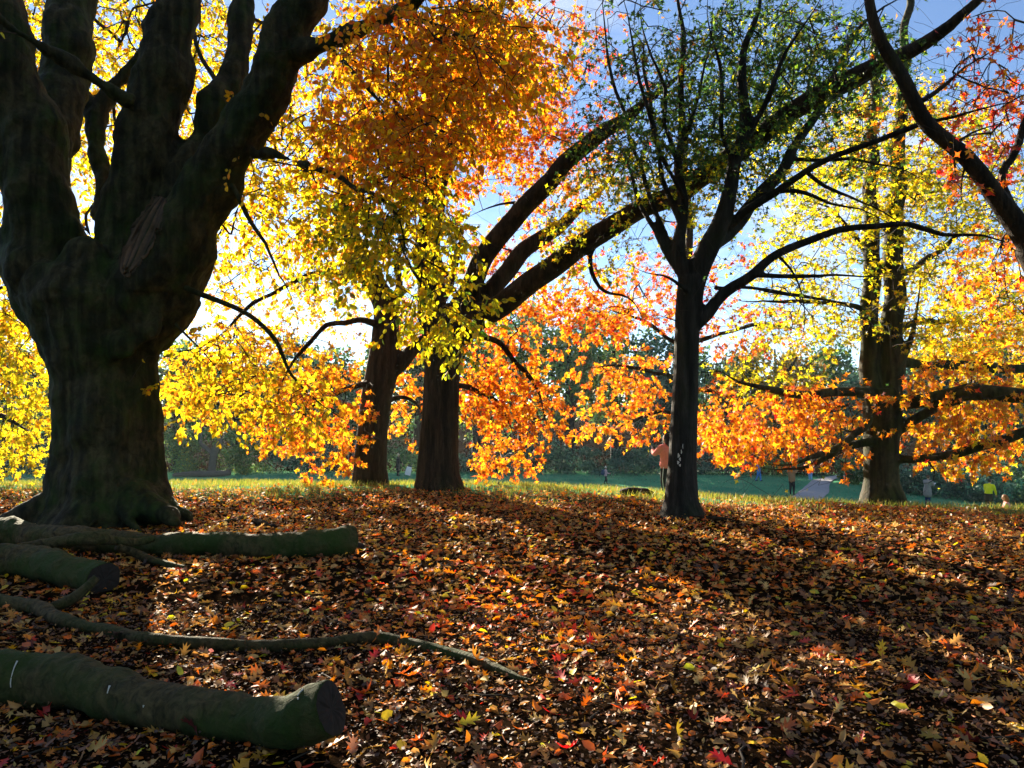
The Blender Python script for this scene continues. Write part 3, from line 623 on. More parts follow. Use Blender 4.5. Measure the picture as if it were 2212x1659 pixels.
# ---- young slender maple right of centre
D = 12.0; b3 = P(1472, 1112, D)
chains = [
 ('trunk', [(1473, 1150, D, 95), (1473, 1114, D, 52), (1472, 1080, D, 37), (1474, 1000, D, 31), (1478, 900, D, 29), (1482, 800, D, 27), (1484, 720, D, 27), (1488, 660, D, 29), (1495, 600, D, 30)]),
 ('limb', [(1480, 620, D, 17), (1472, 540, D, 14), (1470, 460, D + .1, 12), (1466, 380, D + .2, 11), (1470, 280, D + .3, 9), (1474, 160, D + .4, 8), (1476, 40, D + .5, 6), (1478, -120, D + .6, 4)]),
 ('limb', [(1500, 610, D, 26), (1530, 540, D - .1, 24), (1555, 480, D - .2, 20), (1580, 400, D - .3, 16), (1598, 300, D - .4, 14), (1605, 200, D - .5, 12), (1612, 100, D - .6, 10), (1640, 0, D - .7, 8), (1670, -120, D - .8, 5)]),
 ('limb', [(1540, 530, D - .1, 17), (1600, 470, D + .2, 14), (1650, 410, D + .4, 12), (1700, 340, D + .6, 10), (1760, 250, D + .8, 8), (1840, 190, D + 1, 6), (1960, 120, D + 1.2, 4)]),
 ('limb', [(1560, 500, D, 12), (1630, 440, D - .3, 10), (1740, 370, D - .7, 8), (1830, 335, D - 1, 7.5), (1940, 290, D - 1.3, 7), (2060, 245, D - 1.6, 6), (2240, 205, D - 2, 4.5)]),
 ('limb', [(1490, 705, D, 20), (1530, 680, D - .1, 15), (1575, 630, D - .2, 13), (1620, 595, D - .3, 11.5), (1680, 548, D - .4, 10), (1760, 520, D - .5, 9), (1850, 497, D - .6, 8), (1950, 490, D - .7, 7), (2060, 505, D - .8, 6), (2240, 545, D - .8, 4)]),
 ('limb', [(1475, 590, D, 11), (1440, 540, D + .2, 8), (1400, 480, D + .4, 6.5), (1365, 400, D + .6, 5), (1340, 320, D + .8, 4), (1290, 240, D + 1, 2.5)]),
 ('limb', [(1472, 480, D + .1, 8), (1440, 400, D + .3, 6.5), (1420, 300, D + .5, 5.5), (1400, 200, D + .6, 4.5), (1380, 90, D + .7, 3.5), (1330, 0, D + .8, 2.5)]),
 ('limb', [(1470, 400, D + .2, 7), (1448, 300, D, 5.5), (1425, 180, D - .1, 4.5), (1395, 80, D - .2, 3.5), (1370, -40, D - .3, 2.5)]),
 ('limb', [(1600, 330, D - .4, 9), (1650, 230, D - .6, 7), (1690, 130, D - .8, 6), (1760, 30, D - 1, 4), (1800, -60, D - 1, 3)]),
 ('limb', [(1620, 595, D - .3, 6), (1700, 600, D - .5, 5), (1790, 590, D - .7, 4), (1900, 600, D - .8, 3), (2000, 580, D - .9, 2)]),
 ('limb', [(1680, 550, D - .4, 5), (1720, 600, D - .5, 4), (1740, 680, D - .5, 3), (1730, 760, D - .5, 2)]),
 ('limb', [(1740, 370, D - .7, 5), (1800, 420, D - .8, 4), (1900, 460, D - .9, 3), (2010, 560, D - 1, 2)]),
 ('limb', [(1700, 340, D + .6, 5), (1800, 350, D + .6, 4), (1930, 360, D + .6, 3), (2050, 420, D + .6, 2)]),
 ('limb', [(1462, 575, D + .1, 7), (1411, 436, D + .4, 6), (1367, 305, D + .7, 5), (1324, 174, D + .9, 4), (1306, 44, D + 1, 3), (1300, -60, D + 1, 2)]),
 ('limb', [(1478, 430, D, 6), (1437, 345, D - .3, 5), (1385, 174, D - .5, 4), (1350, 40, D - .6, 3), (1330, -60, D - .6, 2)]),
 ('limb', [(1570, 510, D + .1, 12), (1610, 460, D + .3, 11), (1664, 392, D + .5, 10), (1733, 288, D + .7, 8.5), (1803, 157, D + .9, 7), (1864, 52, D + 1, 6), (1977, -30, D + 1.1, 4)]),
 ('limb', [(1640, 420, D, 6), (1720, 415, D - .2, 5), (1803, 445, D - .3, 4), (1900, 470, D - .4, 3), (1990, 500, D - .5, 2)]),
 ('limb', [(1545, 620, D, 6), (1640, 625, D + .3, 5), (1760, 640, D + .6, 4), (1860, 680, D + .8, 2.5), (1930, 720, D + .9, 2)]),
 ('limb', [(1590, 370, D - .3, 7), (1560, 270, D - .5, 5.5), (1555, 160, D - .6, 4.5), (1530, 40, D - .7, 3), (1520, -60, D - .7, 2)]),
 ('limb', [(1500, 640, D - .1, 8), (1440, 600, D - .5, 5), (1390, 590, D - .8, 3.5), (1330, 560, D - 1, 2)]),
 ('limb', [(1478, 700, D - .1, 9), (1440, 690, D, 6), (1400, 700, D + .1, 4)]),
 ('limb', [(1470, 330, D + .2, 6), (1500, 230, D + .1, 5), (1530, 120, D, 4), (1540, 0, D, 3)]),
]
mp = dict(leaf='star', size=0.105, len=0.4, leaves=13, droop=0.2, hang=0.5, flat=0.9)
regs = [
 dict(mp, ell=[(1640, 140, 190, 140), (1560, 240, 180, 110), (1800, 120, 160, 110), (1480, 170, 130, 120)], d=(10.6, 15.5), n=460, pal=PGR),
 dict(mp, ell=[(1420, 330, 130, 100), (1330, 320, 90, 70, .6), (1620, 330, 120, 80)], d=(11, 14.5), n=190, pal=PGR + [(YGR, 1.5)]),
 dict(mp, ell=[(1440, 90, 80, 120, .5), (1850, 300, 120, 80)], d=(11, 14), n=70, pal=PGR + [(ORA, 1.5), (YGR, 1)]),
 dict(mp, ell=[(1300, 180, 110, 160), (1920, 200, 140, 130), (1250, 330, 60, 60)], d=(11, 15), n=70, pal=PGR + [(DOR, .5)], leaves=10),
 dict(mp, ell=[(1640, 430, 160, 70), (1420, 470, 110, 70), (1540, 380, 100, 60)], d=(12, 15), n=110, pal=PY + [(GRN, 3)], k=1.2),
 dict(mp, ell=[(1650, -120, 400, 90)], d=(9.5, 15), n=90, pal=PGR),
]
def maple_post(root, bvh, base):
    cam_o = Vector((0, 0, CAMZ)); m = MB()
    for px, py, w, h in [(1466, 984, 2.6, 5), (1469, 992, 2.2, 4), (1465, 999, 2.6, 4), (1469, 1005, 2, 3), (1472, 976, 1.3, 5), (1475, 964, .8, 6)]:
        d = (P(px, py, 10) - cam_o).normalized(); r = bvh.ray_cast(cam_o, d)
        if not r[0]: continue
        n = r[1]; t = Vector((0, 0, 1)); s = t.cross(n).normalized(); c = r[0] - base + n * 0.004; k = 11.7 / F
        V = [c + (s * math.cos(a) * w + t * math.sin(a) * h) * k * (1 + .3 * math.sin(3 * a + px)) for a in np.linspace(0, 2 * math.pi, 9)[:-1]]
        m.add(V, [tuple(range(8))])
    o = link('peeled_patch', m.mesh('peeled_patch', M['white']), root); o['label'] = 'small pale peeled patch on the bark'
build_tree('maple_tree', 'slender dark maple standing alone right of centre, with upright stems and green leaves', (b3.x, D, Gf(b3.x, D)), chains, M['maple'], regs, 0.032, thin=0.035, post=maple_post, bare=420)

# ---- twin-stemmed tree on the right
D = 17.0; b4 = P(1905, 1080, D)
chains = [
 ('trunk', [(1908, 1120, D, 82), (1907, 1082, D, 48), (1904, 1040, D, 36), (1903, 980, D, 35), (1905, 920, D, 38), (1907, 870, D, 41), (1905, 840, D, 36)]),
 ('limb', [(1890, 880, D, 26), (1882, 820, D, 22), (1878, 740, D, 20), (1880, 640, D, 19), (1884, 540, D, 17), (1880, 430, D, 15), (1886, 320, D, 12), (1890, 200, D, 10), (1880, 60, D, 8), (1874, -120, D, 6), (1870, -300, D, 3)]),
 ('limb', [(1920, 880, D, 28), (1928, 800, D, 25), (1930, 700, D, 23), (1930, 600, D, 22), (1930, 500, D, 20), (1938, 400, D, 17), (1942, 300, D, 14), (1950, 180, D, 11), (1960, 40, D, 9), (1966, -150, D, 6), (1970, -320, D, 3)]),
 ('limb', [(1885, 850, D - .2, 14), (1830, 845, D - .6, 11), (1750, 855, D - 1.2, 10), (1680, 843, D - 1.6, 9), (1620, 828, D - 2, 7), (1560, 805, D - 2.3, 5), (1520, 795, D - 2.5, 3)]),
 ('limb', [(1880, 870, D - .3, 11), (1865, 920, D - .6, 9), (1820, 960, D - 1, 8), (1760, 985, D - 1.4, 7), (1700, 1000, D - 1.7, 5), (1640, 1000, D - 2, 3)]),
 ('limb', [(1890, 955, D - .2, 10), (1840, 970, D - .5, 9), (1790, 985, D - .8, 7.5), (1740, 1010, D - 1, 6), (1680, 1015, D - 1.2, 4), (1620, 1000, D - 1.3, 2)]),
 ('limb', [(1925, 865, D - .2, 20), (1975, 870, D - .6, 15), (2040, 860, D - 1, 17), (2100, 848, D - 1.4, 19), (2160, 850, D - 1.7, 18), (2260, 862, D - 2.2, 15), (2360, 850, D - 2.5, 9)]),
 ('limb', [(1925, 935, D, 14), (1975, 905, D - .3, 11), (2030, 885, D - .5, 10), (2080, 865, D - .9, 8)]),
 ('limb', [(1925, 990, D - .1, 10), (1990, 990, D - .5, 9), (2060, 985, D - .9, 10), (2120, 965, D - 1.2, 11), (2180, 945, D - 1.5, 12), (2260, 915, D - 1.8, 11), (2350, 890, D - 2, 8)]),
 ('limb', [(1935, 780, D, 13), (1990, 785, D + .3, 11), (2060, 790, D + .5, 11), (2140, 795, D + .6, 12), (2240, 792, D + .7, 9), (2340, 770, D + .8, 6)]),
 ('limb', [(1940, 800, D - .2, 8), (1970, 740, D - .3, 7), (1985, 650, D - .4, 5), (1990, 570, D - .5, 3.5)]),
 ('limb', [(1880, 680, D - .2, 8), (1820, 655, D - .6, 6), (1740, 645, D - 1, 5), (1640, 655, D - 1.5, 3), (1560, 640, D - 2, 2)]),
 ('limb', [(1935, 720, D + .3, 9), (2010, 690, D + 1.2, 7), (2100, 700, D + 2.2, 5), (2200, 680, D + 3, 4), (2290, 690, D + 3.4, 2)]),
 ('limb', [(1882, 560, D, 8), (1840, 500, D + .3, 6), (1770, 440, D + .5, 4), (1700, 420, D + .7, 3)]),
 ('limb', [(2000, 992, D - .5, 7), (2020, 1015, D - .6, 6), (2018, 1035, D - .6, 5), (1990, 1040, D - .6, 4), (1970, 1030, D - .6, 4)]),
 ('limb', [(1935, 600, D, 9), (2000, 560, D + .3, 7), (2080, 500, D + .6, 5), (2180, 450, D + .9, 4)]),
]
regs = [
 dict(mp, ell=[(1760, 560, 150, 90), (1850, 400, 170, 110), (2010, 480, 130, 110), (1760, 700, 160, 60), (1660, 820, 130, 30), (1740, 300, 140, 110, .6), (2110, 400, 110, 130, .7)], d=(14.8, 19.5), n=640, pal=PY, size=0.13, leaves=14, k=1.8),
 dict(mp, ell=[(2060, 640, 150, 90), (2080, 730, 130, 50), (1960, 300, 150, 120)], d=(16, 20.5), n=330, pal=PY + [(GOLD, 4), (YEL, 2)], size=0.14, k=2.3),
 dict(oak, ell=[(1680, 900, 170, 60), (1600, 930, 110, 45), (1780, 870, 100, 50), (1690, 955, 140, 20), (1620, 985, 36, 14), (1815, 980, 50, 20)], d=(14.6, 19), n=360, pal=PO),
 dict(oak, ell=[(2110, 690, 120, 90), (2160, 780, 90, 80), (2040, 760, 90, 50), (2180, 600, 60, 80)], d=(18, 22), n=300, pal=[(YEL, 4), (GOLD, 4), (YGR, 3), (ORA, 1)], size=0.15),
 dict(oak, ell=[(2080, 820, 130, 50), (2130, 900, 90, 60), (2020, 920, 90, 40), (2140, 960, 90, 32), (2080, 985, 80, 14)], d=(14.5, 19.5), n=330, pal=PO + [(YEL, 1.5), (GOLD, 2)]),
]
build_tree('oak_tree', 'twin-stemmed tree on the right with low spreading limbs and orange skirts of leaves', (b4.x, D, Gf(b4.x, D)), chains, M['green'], regs, 0.04, bare=240)

# ---- tree beyond the right edge whose limb crosses the top corner
D = 10.0; b5 = P(2420, 1130, D)
chains = [
 ('trunk', [(2420, 1190, D, 70), (2420, 1140, D, 52), (2415, 1000, D, 44), (2390, 850, D, 42), (2330, 700, D, 40), (2265, 600, D, 36), (2225, 530, D, 32)]),
 ('limb', [(2235, 550, D, 28), (2195, 480, D, 24), (2150, 420, D, 20), (2090, 350, D, 18), (2030, 280, D, 17), (1980, 210, D, 16), (1930, 130, D, 15), (1900, 70, D, 13), (1880, -20, D, 11), (1860, -140, D, 8)]),
 ('limb', [(2200, 470, D, 16), (2165, 385, D + .2, 10), (2200, 330, D + .2, 10), (2225, 250, D + .2, 9), (2270, 120, D + .3, 7)]),
 ('limb', [(2090, 350, D, 6), (2070, 420, D - .2, 5), (2100, 480, D - .3, 3)]),
 ('limb', [(1990, 220, D, 6), (2080, 150, D + .3, 4.5), (2180, 80, D + .5, 3)]),
 ('limb', [(2060, 310, D, 5), (2140, 270, D + .3, 4), (2220, 240, D + .4, 3)]),
]
regs = [
 dict(oak, ell=[(2140, 130, 90, 120), (2060, 220, 80, 80, .5), (2120, 340, 90, 60), (2180, 250, 60, 110)], d=(9.0, 12.5), n=120, pal=PR, size=0.12, leaves=9),
 dict(oak, ell=[(2130, 560, 100, 80), (2180, 680, 80, 80), (1960, 250, 60, 60, .4)], d=(10.5, 13), n=90, pal=PO, size=0.13, leaves=10),
]
build_tree('oak_tree', 'tree at the far right edge sending a dark limb diagonally up left', (b5.x, D, Gf(b5.x, D)), chains, M['oak'], regs, 0.04)

# ---- red oak behind the maple
D = 24.0; b6 = P(1480, 1075, D)
chains = [
 ('trunk', [(1480, 1120, D, 26), (1480, 1080, D, 20), (1481, 960, D, 17), (1484, 840, D, 16), (1488, 720, D, 14), (1484, 600, D, 11), (1490, 480, D, 8), (1480, 360, D, 5), (1490, 240, D, 2)]),
 ('limb', [(1482, 830, D, 7), (1420, 805, D - .8, 5), (1350, 790, D - 1.4, 4), (1250, 800, D - 2, 2.5)]),
 ('limb', [(1482, 900, D, 6), (1420, 890, D - .6, 4.5), (1340, 920, D - 1.2, 3), (1270, 940, D - 1.5, 2)]),
 ('limb', [(1488, 740, D, 7), (1560, 720, D - .5, 5), (1660, 700, D - 1, 4), (1760, 720, D - 1.4, 2.5)]),
 ('limb', [(1486, 760, D, 6), (1400, 700, D - .5, 4.5), (1300, 660, D - 1, 3)]),
 ('limb', [(1484, 850, D, 6), (1560, 850, D - .5, 4), (1640, 880, D - 1, 3)]),
]
regs = [
 dict(oak, ell=[(1340, 860, 90, 90), (1380, 915, 55, 35), (1280, 925, 40, 28), (1400, 800, 60, 60), (1290, 790, 60, 40, .5)], d=(21.5, 25), n=210, pal=PO, size=0.17),
 dict(oak, ell=[(1400, 640, 120, 80), (1600, 700, 130, 60), (1500, 560, 130, 80, .4)], d=(22, 26), n=340, pal=PR + [(ORA, 3)], size=0.17, leaves=11),
 dict(oak, ell=[(1580, 880, 80, 70)], d=(22, 25), n=80, pal=PO, size=0.17),
]
build_tree('oak_tree', 'orange-leaved oak partly hidden behind the slender maple trunk', (b6.x, D, Gf(b6.x, D)), chains, M['oak'], regs, 0.05, thin=0.06)

# ---- yellow tree at the left edge
D = 17.0; b7 = P(-60, 1060, D)
chains = [
 ('trunk', [(-60, 1110, D, 50), (-60, 1060, D, 36), (-58, 950, D, 30), (-50, 800, D, 27), (-55, 650, D, 22), (-50, 480, D, 16), (-60, 300, D, 10)]),
 ('limb', [(-50, 800, D, 12), (10, 780, D - .4, 8), (70, 800, D - .8, 6), (110, 850, D - 1, 3)]),
 ('limb', [(-55, 900, D, 9), (0, 900, D - .5, 6), (60, 930, D - 1, 4), (100, 980, D - 1.2, 2)]),
 ('limb', [(-50, 640, D, 10), (20, 620, D + .2, 7), (100, 660, D + .5, 4)]),
]
regs = [dict(oak, ell=[(60, 860, 80, 80), (40, 960, 80, 45), (50, 750, 90, 70), (10, 660, 80, 70), (80, 1000, 40, 15)], d=(15, 19), n=330, pal=[(YEL, 5), (YGR, 3), (GOLD, 1.5)])]
build_tree('oak_tree', 'bright yellow tree at the left edge behind the great beech', (b7.x, D, Gf(b7.x, D)), chains, M['oak'], regs, 0.05, thin=0.06)

# ------------------------------------------------------------------ far woodland
def far_leaves(center, radii, n, size, pal, kind='chip', shell=0.5):
    u = unit(rng.normal(0, 1, (n, 3))); r = rng.random(n) ** shell
    k = max(8, n // 90); cc = unit(rng.normal(0, 1, (k, 3))) * (rng.random((k, 1)) ** 0.45) * 0.82
    w = rng.integers(0, k, n); p = cc[w] + u * r[:, None] * rng.uniform(0.14, 0.30, k)[w][:, None]
    pos = np.array(center) + p * np.array(radii)
    col = pick(pal, n) * 1.7 * (0.75 + 0.5 * rng.random(k)[w])[:, None]
    return pos, unit(rng.normal(0, 1, (n, 3)) + np.array([0, 0, -0.4])), unit(rng.normal(0, 1, (n, 3)) + np.array([0, 0, .6])), size * rng.uniform(0.6, 1.3, n), np.clip(col, 0, .9)
FG1 = [((0.03, 0.085, 0.03), 4), ((0.05, 0.11, 0.035), 3), ((0.09, 0.14, 0.03), 1)]
FG2 = [((0.05, 0.12, 0.04), 3), ((0.10, 0.17, 0.04), 3), ((0.2, 0.2, 0.03), 1)]
FG3 = [((0.03, 0.075, 0.05), 4), ((0.04, 0.10, 0.07), 3), ((0.06, 0.13, 0.07), 1)]
FG4 = [((0.25, 0.17, 0.02), 3), ((0.12, 0.14, 0.03), 2), ((0.3, 0.12, 0.02), 1)]
def far_tree(name, label, px, d, h, w, pal, n, size, cat='tree', group=None, trunk=True, low=0.15):
    b = P(px, 1000, d); z = Gf(b.x, d); root = empty(name, (b.x, d, z), label, cat, group)
    if trunk:
        m = MB(); lean = rng.normal(0, .04, 2) * h
        p, r = spline([(0, 0, -0.2), (lean[0] * .4, lean[1] * .4, h * .3), (lean[0], lean[1], h * .85)], [0.035 * h, .026 * h, .006 * h], .6); m.tube(p, r, 8)
        for k in range(6):
            a = rng.random() * 6.28; zz = h * rng.uniform(.25, .65); p, r = spline([(lean[0] * .4, lean[1] * .4, zz), (math.cos(a) * w * .3, math.sin(a) * w * .3, zz + h * .13), (math.cos(a) * w * .42, math.sin(a) * w * .42, zz + h * .2)], [.013 * h, .009 * h, .003 * h], .5); m.tube(p, r, 5)
        link('trunk', m.mesh('trunk', M['twig']), root)
    pos, t, nn, s, c = far_leaves((0, 0, h * (0.5 + low / 2)), (w / 2 * 1.1, w / 2 * .9, h * (0.5 - low / 2) * 1.1), n, size, pal)
    ok = pos[:, 2] > 0.02; pos, t, nn, s, c = pos[ok], t[ok], nn[ok], s[ok], c[ok]
    o = link('crown', leaf_mesh('crown', 'chip', pos, t, nn, s, c, M['far']), root); o['kind'] = 'stuff'
    return root
WL = [(-120, 66, 11, 9, FG1), (60, 70, 12, 10, FG2), (200, 64, 10, 9, FG1), (380, 68, 12, 10, FG2), (500, 64, 11, 9, FG1), (640, 70, 12, 10, FG3), (760, 66, 11, 9, FG1), (900, 71, 12, 10, FG1), (1030, 66, 12, 9, FG2),
      (1130, 72, 14, 10, FG2), (1230, 66, 13, 9, FG2), (1330, 70, 12.5, 9, FG2), (1440, 66, 10, 9, FG3), (1560, 70, 10, 9, FG1), (1680, 68, 10.5, 9, FG4), (1800, 72, 10, 9, FG1), (1920, 64, 9.5, 9, FG3), (2050, 66, 10, 9, FG1), (2170, 60, 10, 8, FG3), (2300, 62, 11, 9, FG1)]
wl_desc = ['leftmost dark green tree of the far wood', 'broad tree of the far wood above the left meadow', 'dark tree of the far wood behind the beech trunk', 'light green tree behind the dead forked snag', 'dark tree of the far wood right of the snag', 'bluish green far tree between snag and leaning oak', 'dark far tree behind the slimmer oak', 'dark far tree between the oak pair', 'mid green far tree just right of the stout oak',
 'tall pale green far tree breaking the skyline right of the stout oak', 'rounded pale green far tree left of the walking child', 'dark far tree above the walking child', 'bluish far tree behind the slender maple', 'dark far tree just right of the slender maple', 'brownish yellow far tree above the gravel path', 'dark far tree right of the gravel path', 'bluish far tree behind the twin-stemmed tree', 'dark far tree behind the person in grey', 'bluish far tree behind the yellow jacket', 'far tree at the right edge of the wood']
for (px, d, h, w, pal), ds in zip(WL, wl_desc):
    far_tree('woodland_tree', ds, px, d, h * (1.22 if px > 850 else 1), w, pal, 5600, 0.44, group='trees of the wood beyond the meadow')
BL = [(-80, 58, 3, 8, FG1, 'dark shrub at the far left edge of the meadow'), (60, 59, 3.2, 8, FG3, 'bluish shrub seen left of the beech trunk'), (380, 57, 4.6, 5.5, FG2, 'pale green weeping shrub left of the dead snag'), (520, 57.5, 3.8, 5, FG2, 'light green shrub right of the dead snag'), (640, 59, 3.0, 7, FG3, 'dark shrub under the drooping orange boughs'), (880, 59, 3.2, 8, FG1, 'dark shrub behind the person in black'), (1060, 58, 2.6, 7, FG3, 'low bluish shrub right of the stout oak'),
      (1180, 59, 3.5, 6, FG3, 'tall bluish shrub above the low orange bough'), (1280, 57.5, 2.2, 7, FG3, 'low bramble shrub behind the walking child'), (1400, 58, 2.6, 7, FG3, 'bluish shrub left of the person in pink'), (1560, 59, 2.4, 7, FG3, 'low bluish shrub right of the slender maple trunk'), (1670, 60, 2.8, 6, FG1, 'dark shrub left of the path end'), (1850, 52, 2.0, 4, FG1, 'green shrub right of the gravel path'), (1960, 47, 2.1, 5, FG3, 'bluish bramble left of the person in grey'), (2060, 45, 2.3, 5, FG3, 'bluish bramble right of the person in grey'), (2150, 43, 2.6, 5, FG3, 'dark bramble behind the yellow jacket'), (2260, 42, 3.2, 5, FG1, 'dark shrub at the right frame edge')]
for (x, y, h, w), ds in zip([(-10, -8, 17, 14), (1, -11, 18, 15), (12, -8, 17, 14), (-20, 1, 16, 13), (20, -1, 16, 13)], ['left', 'middle', 'right', 'far left', 'far right']):
    t_ = far_tree('oak_tree', 'unseen broad oak added behind the viewpoint to deepen the shade, ' + ds + ' of five', 1106, 20, h, w, FG1, 9500, 0.62, group='unseen oaks added to deepen the shade'); t_.location = (x, y, Gf(x, y))  # never in view; added to block skylight and keep the shade dark
for px, d, h, w, pal, ds in BL:
    far_tree('bush', ds, px, d, h, w, pal, 3400, 0.2, cat='bush', group='shrubs along the meadow edge', trunk=False, low=-0.3)

# dead forked snag with fallen wood
d = 55; s0 = P(457, 1012, d); z = Gf(s0.x, d); root = empty('dead_tree', (s0.x, d, z), 'grey dead forked snag standing before the far shrubs', 'tree')
k = d / F; m = MB()
def L(px, py, dd=0): return Vector(((px - 457) * k, dd, (1005 - py) * k))
p, r = spline([L(457, 1012), L(458, 985), L(462, 955), L(465, 945)], [11 * k, 8 * k, 8 * k, 9 * k], .15); m.tube(p, r, 10); link('trunk', m.mesh('trunk', M['snag']), root)
m = MB(); p, r = spline([L(462, 960), L(468, 945), L(474, 930), L(472, 915)], [6 * k, 8 * k, 7 * k, 2 * k], .15); m.tube(p, r, 9); link('limb', m.mesh('limb', M['snag']), root)
m = MB(); p, r = spline([L(460, 958), L(445, 945), L(432, 932), L(434, 905), L(430, 880)], [5 * k, 4.5 * k, 4 * k, 3.5 * k, 2.5 * k], .15); m.tube(p, r, 8); link('limb', m.mesh('limb', M['snag']), root)
m = MB(); p, r = spline([Vector((-2.6, -.5, .12)), Vector((-1, -.6, .22)), Vector((.6, -.6, .2)), Vector((1.6, -.5, .3))], [.12, .22, .25, .2], .2); m.tube([q + Vector((s0.x, d, z)) for q in p], r, 8)
tag(link('fallen_log', m.mesh('fallen_log', M['snag'])), 'dark fallen trunk lying at the foot of the dead snag', 'log')

# ------------------------------------------------------------------ logs on the ground
def log(name, label, pl, cut=(True, True), mat='log', marks=(), squash=0.0, cat='log', knots=(), n=26):
    """pl: (px, py of the lower edge on the ground, radius in px) -> world by ground contact"""
    pts = []; rad = []
    for q in pl:
        px, py, rp = q[:3]; g = ground_hit(px, py); lift = q[3] if len(q) > 3 else 0.0
        r = rp * g.y / F; pts.append(g + Vector((0, r * 0.35, r * 0.80 + lift))); rad.append(r)
    base = pts[len(pts) // 2].copy(); base.z = Gf(base.x, base.y)
    sp_, sr = spline([p - base for p in pts], rad, 0.03)
    sp_ = [p + Vector((0, math.sin(i * .19) * .15, math.sin(i * .14 + 1) * .10)) * sr[i] for i, p in enumerate(sp_)]
    V, Fs = tube(sp_, sr, n, True)
    V = [Vector(v) for v in V]; m_ = len(sp_)
    for i in range(m_):
        for j in range(n):
            v = V[i * n + j]; nrm = (v - sp_[i]) / max(sr[i], 1e-5)
            v += nrm * sr[i] * (0.20 * noise.fractal(Vector((v + base) * 3.5), 1, 2, 3) + 0.09 * noise.noise((v + base) * 11) + 0.06 * noise.noise((v + base) * 27))
    me = mesh_np(name, V, Fs, [M[mat]]); o = link(name, me, None, base); tag(o, label, cat)
    for e, on in ((0, cut[0]), (m_ - 1, cut[1])):
        if not on: continue
        c = sum((V[e * n + j] for j in range(n)), Vector()) / n; dr = (sp_[e] - sp_[1 if e == 0 else e - 1]).normalized()
        ring = [c + (V[e * n + j] - c) * 0.97 + dr * 0.004 for j in range(n)]
        in2 = [c + (V[e * n + j] - c) * 0.5 + dr * (0.004 + 0.01 * random.random()) for j in range(n)]
        m2 = MB(); m2.add(ring + in2 + [c + dr * 0.002], [(j, (j + 1) % n, n + (j + 1) % n, n + j) for j in range(n)] + [(n + j, n + (j + 1) % n, 2 * n) for j in range(n)])
        link('cut_end', m2.mesh('cut_end', M['cut'], False), o)
    if marks:
        bv = BVHTree.FromPolygons([tuple(v + base) for v in V], Fs); co = Vector((0, 0, CAMZ))
        for path, w in marks:
            m2 = MB(); pp = []
            for px, py in path:
                r = bv.ray_cast(co, (P(px, py, 5) - co).normalized())
                if r[0]: pp.append(r[0] + r[1] * 0.003 - base)
            if len(pp) < 2: continue
            sp2, sr2 = spline(pp, [w * 4 / F * (1 if i == 0 else .6) for i in range(len(pp))], .01); m2.tube(sp2, sr2, 5); link('bird_dropping', m2.mesh('bird_dropping', M['white']), o)
    return o
log('log', 'thick mossy foreground log with flared sawn end and white bird droppings', [(-260, 1490, 52), (-120, 1500, 54), (0, 1512, 56), (150, 1536, 54), (300, 1562, 50), (430, 1585, 47), (530, 1600, 46), (595, 1616, 50, .02), (655, 1634, 54, .07), (708, 1648, 57, .12)], (False, True),
    marks=[([(38, 1428), (30, 1445), (24, 1470), (24, 1485)], 2.0), ([(238, 1482), (235, 1490), (233, 1498)], 2.4), ([(311, 1523), (310, 1528)], 1.8), ([(655, 1490), (648, 1497), (643, 1504)], 2.0), ([(645, 1508), (644, 1512)], 1.8)], n=34)
log('log', 'long mossy log lying across the beech roots, splintered at its right end', [(-260, 1185, 34), (-100, 1188, 36), (0, 1182, 32), (100, 1188, 29), (250, 1196, 26), (400, 1200, 26), (550, 1203, 27), (680, 1201, 29), (752, 1197, 32)], (False, True))
log('splinter', 'dark jagged splinter sticking out at the end of the long log', [(735, 1192, 13), (765, 1190, 11), (785, 1184, 4)], (False, False), 'cut', cat='wood')
log('log', 'short fat log half under branches, its dark sawn end facing right', [(-200, 1235, 38), (-60, 1238, 37), (40, 1246, 36), (130, 1262, 35), (215, 1282, 35)], (False, True))
log('fallen_branch', 'pale forked branch resting across the short fat log', [(-120, 1225, 13, .10), (0, 1232, 13, .14), (60, 1228, 11, .18), (130, 1228, 13, .22), (195, 1228, 15, .24), (240, 1222, 10, .22), (290, 1215, 9, .18), (328, 1208, 7, .2)], (False, True), cat='branch')
log('fallen_branch', 'side fork of branch reaching down to the leaves near the short log', [(250, 1222, 9, .16), (285, 1218, 9, .08), (330, 1222, 8, .02), (400, 1230, 5, 0)], (False, False), cat='branch')
log('fallen_branch', 'stubby stick propped against the sawn end of the short log', [(95, 1325, 8), (130, 1322, 11, .02), (165, 1318, 11, .08), (205, 1312, 9, .22)], (False, True), cat='branch')
log('fallen_branch', 'long sinuous fallen branch snaking across the leaves between the logs', [(-200, 1300, 15), (-60, 1305, 15), (30, 1318, 15), (75, 1330, 17), (130, 1352, 14), (230, 1374, 13), (320, 1394, 14), (430, 1404, 14), (530, 1407, 13), (640, 1405, 13), (740, 1396, 12), (810, 1390, 12), (880, 1398, 11), (960, 1416, 11), (1040, 1442, 11), (1090, 1462, 10), (1130, 1474, 6), (1165, 1476, 2)], (False, False), cat='branch')
log('log', 'small dark rotten log lying on the grassy crest left of the maple', [(1342, 1068, 6), (1360, 1070, 9), (1378, 1071, 9), (1395, 1071, 9), (1412, 1070, 4)], (True, True), 'oak')
log('fallen_branch', 'thin dark stick lying behind the long log by the beech', [(470, 1132, 3), (500, 1128, 4), (525, 1118, 3)], (False, False), cat='branch')
log('fallen_branch', 'short dark chunk of wood on leaves behind the long log', [(545, 1130, 6), (565, 1138, 8), (590, 1142, 6)], (True, True), 'oak', cat='branch')
log('fallen_branch', 'dark stick lying in shade at the foot of the maple', [(1500, 1122, 4), (1540, 1124, 5), (1585, 1126, 3)], (False, False), 'oak', cat='branch')

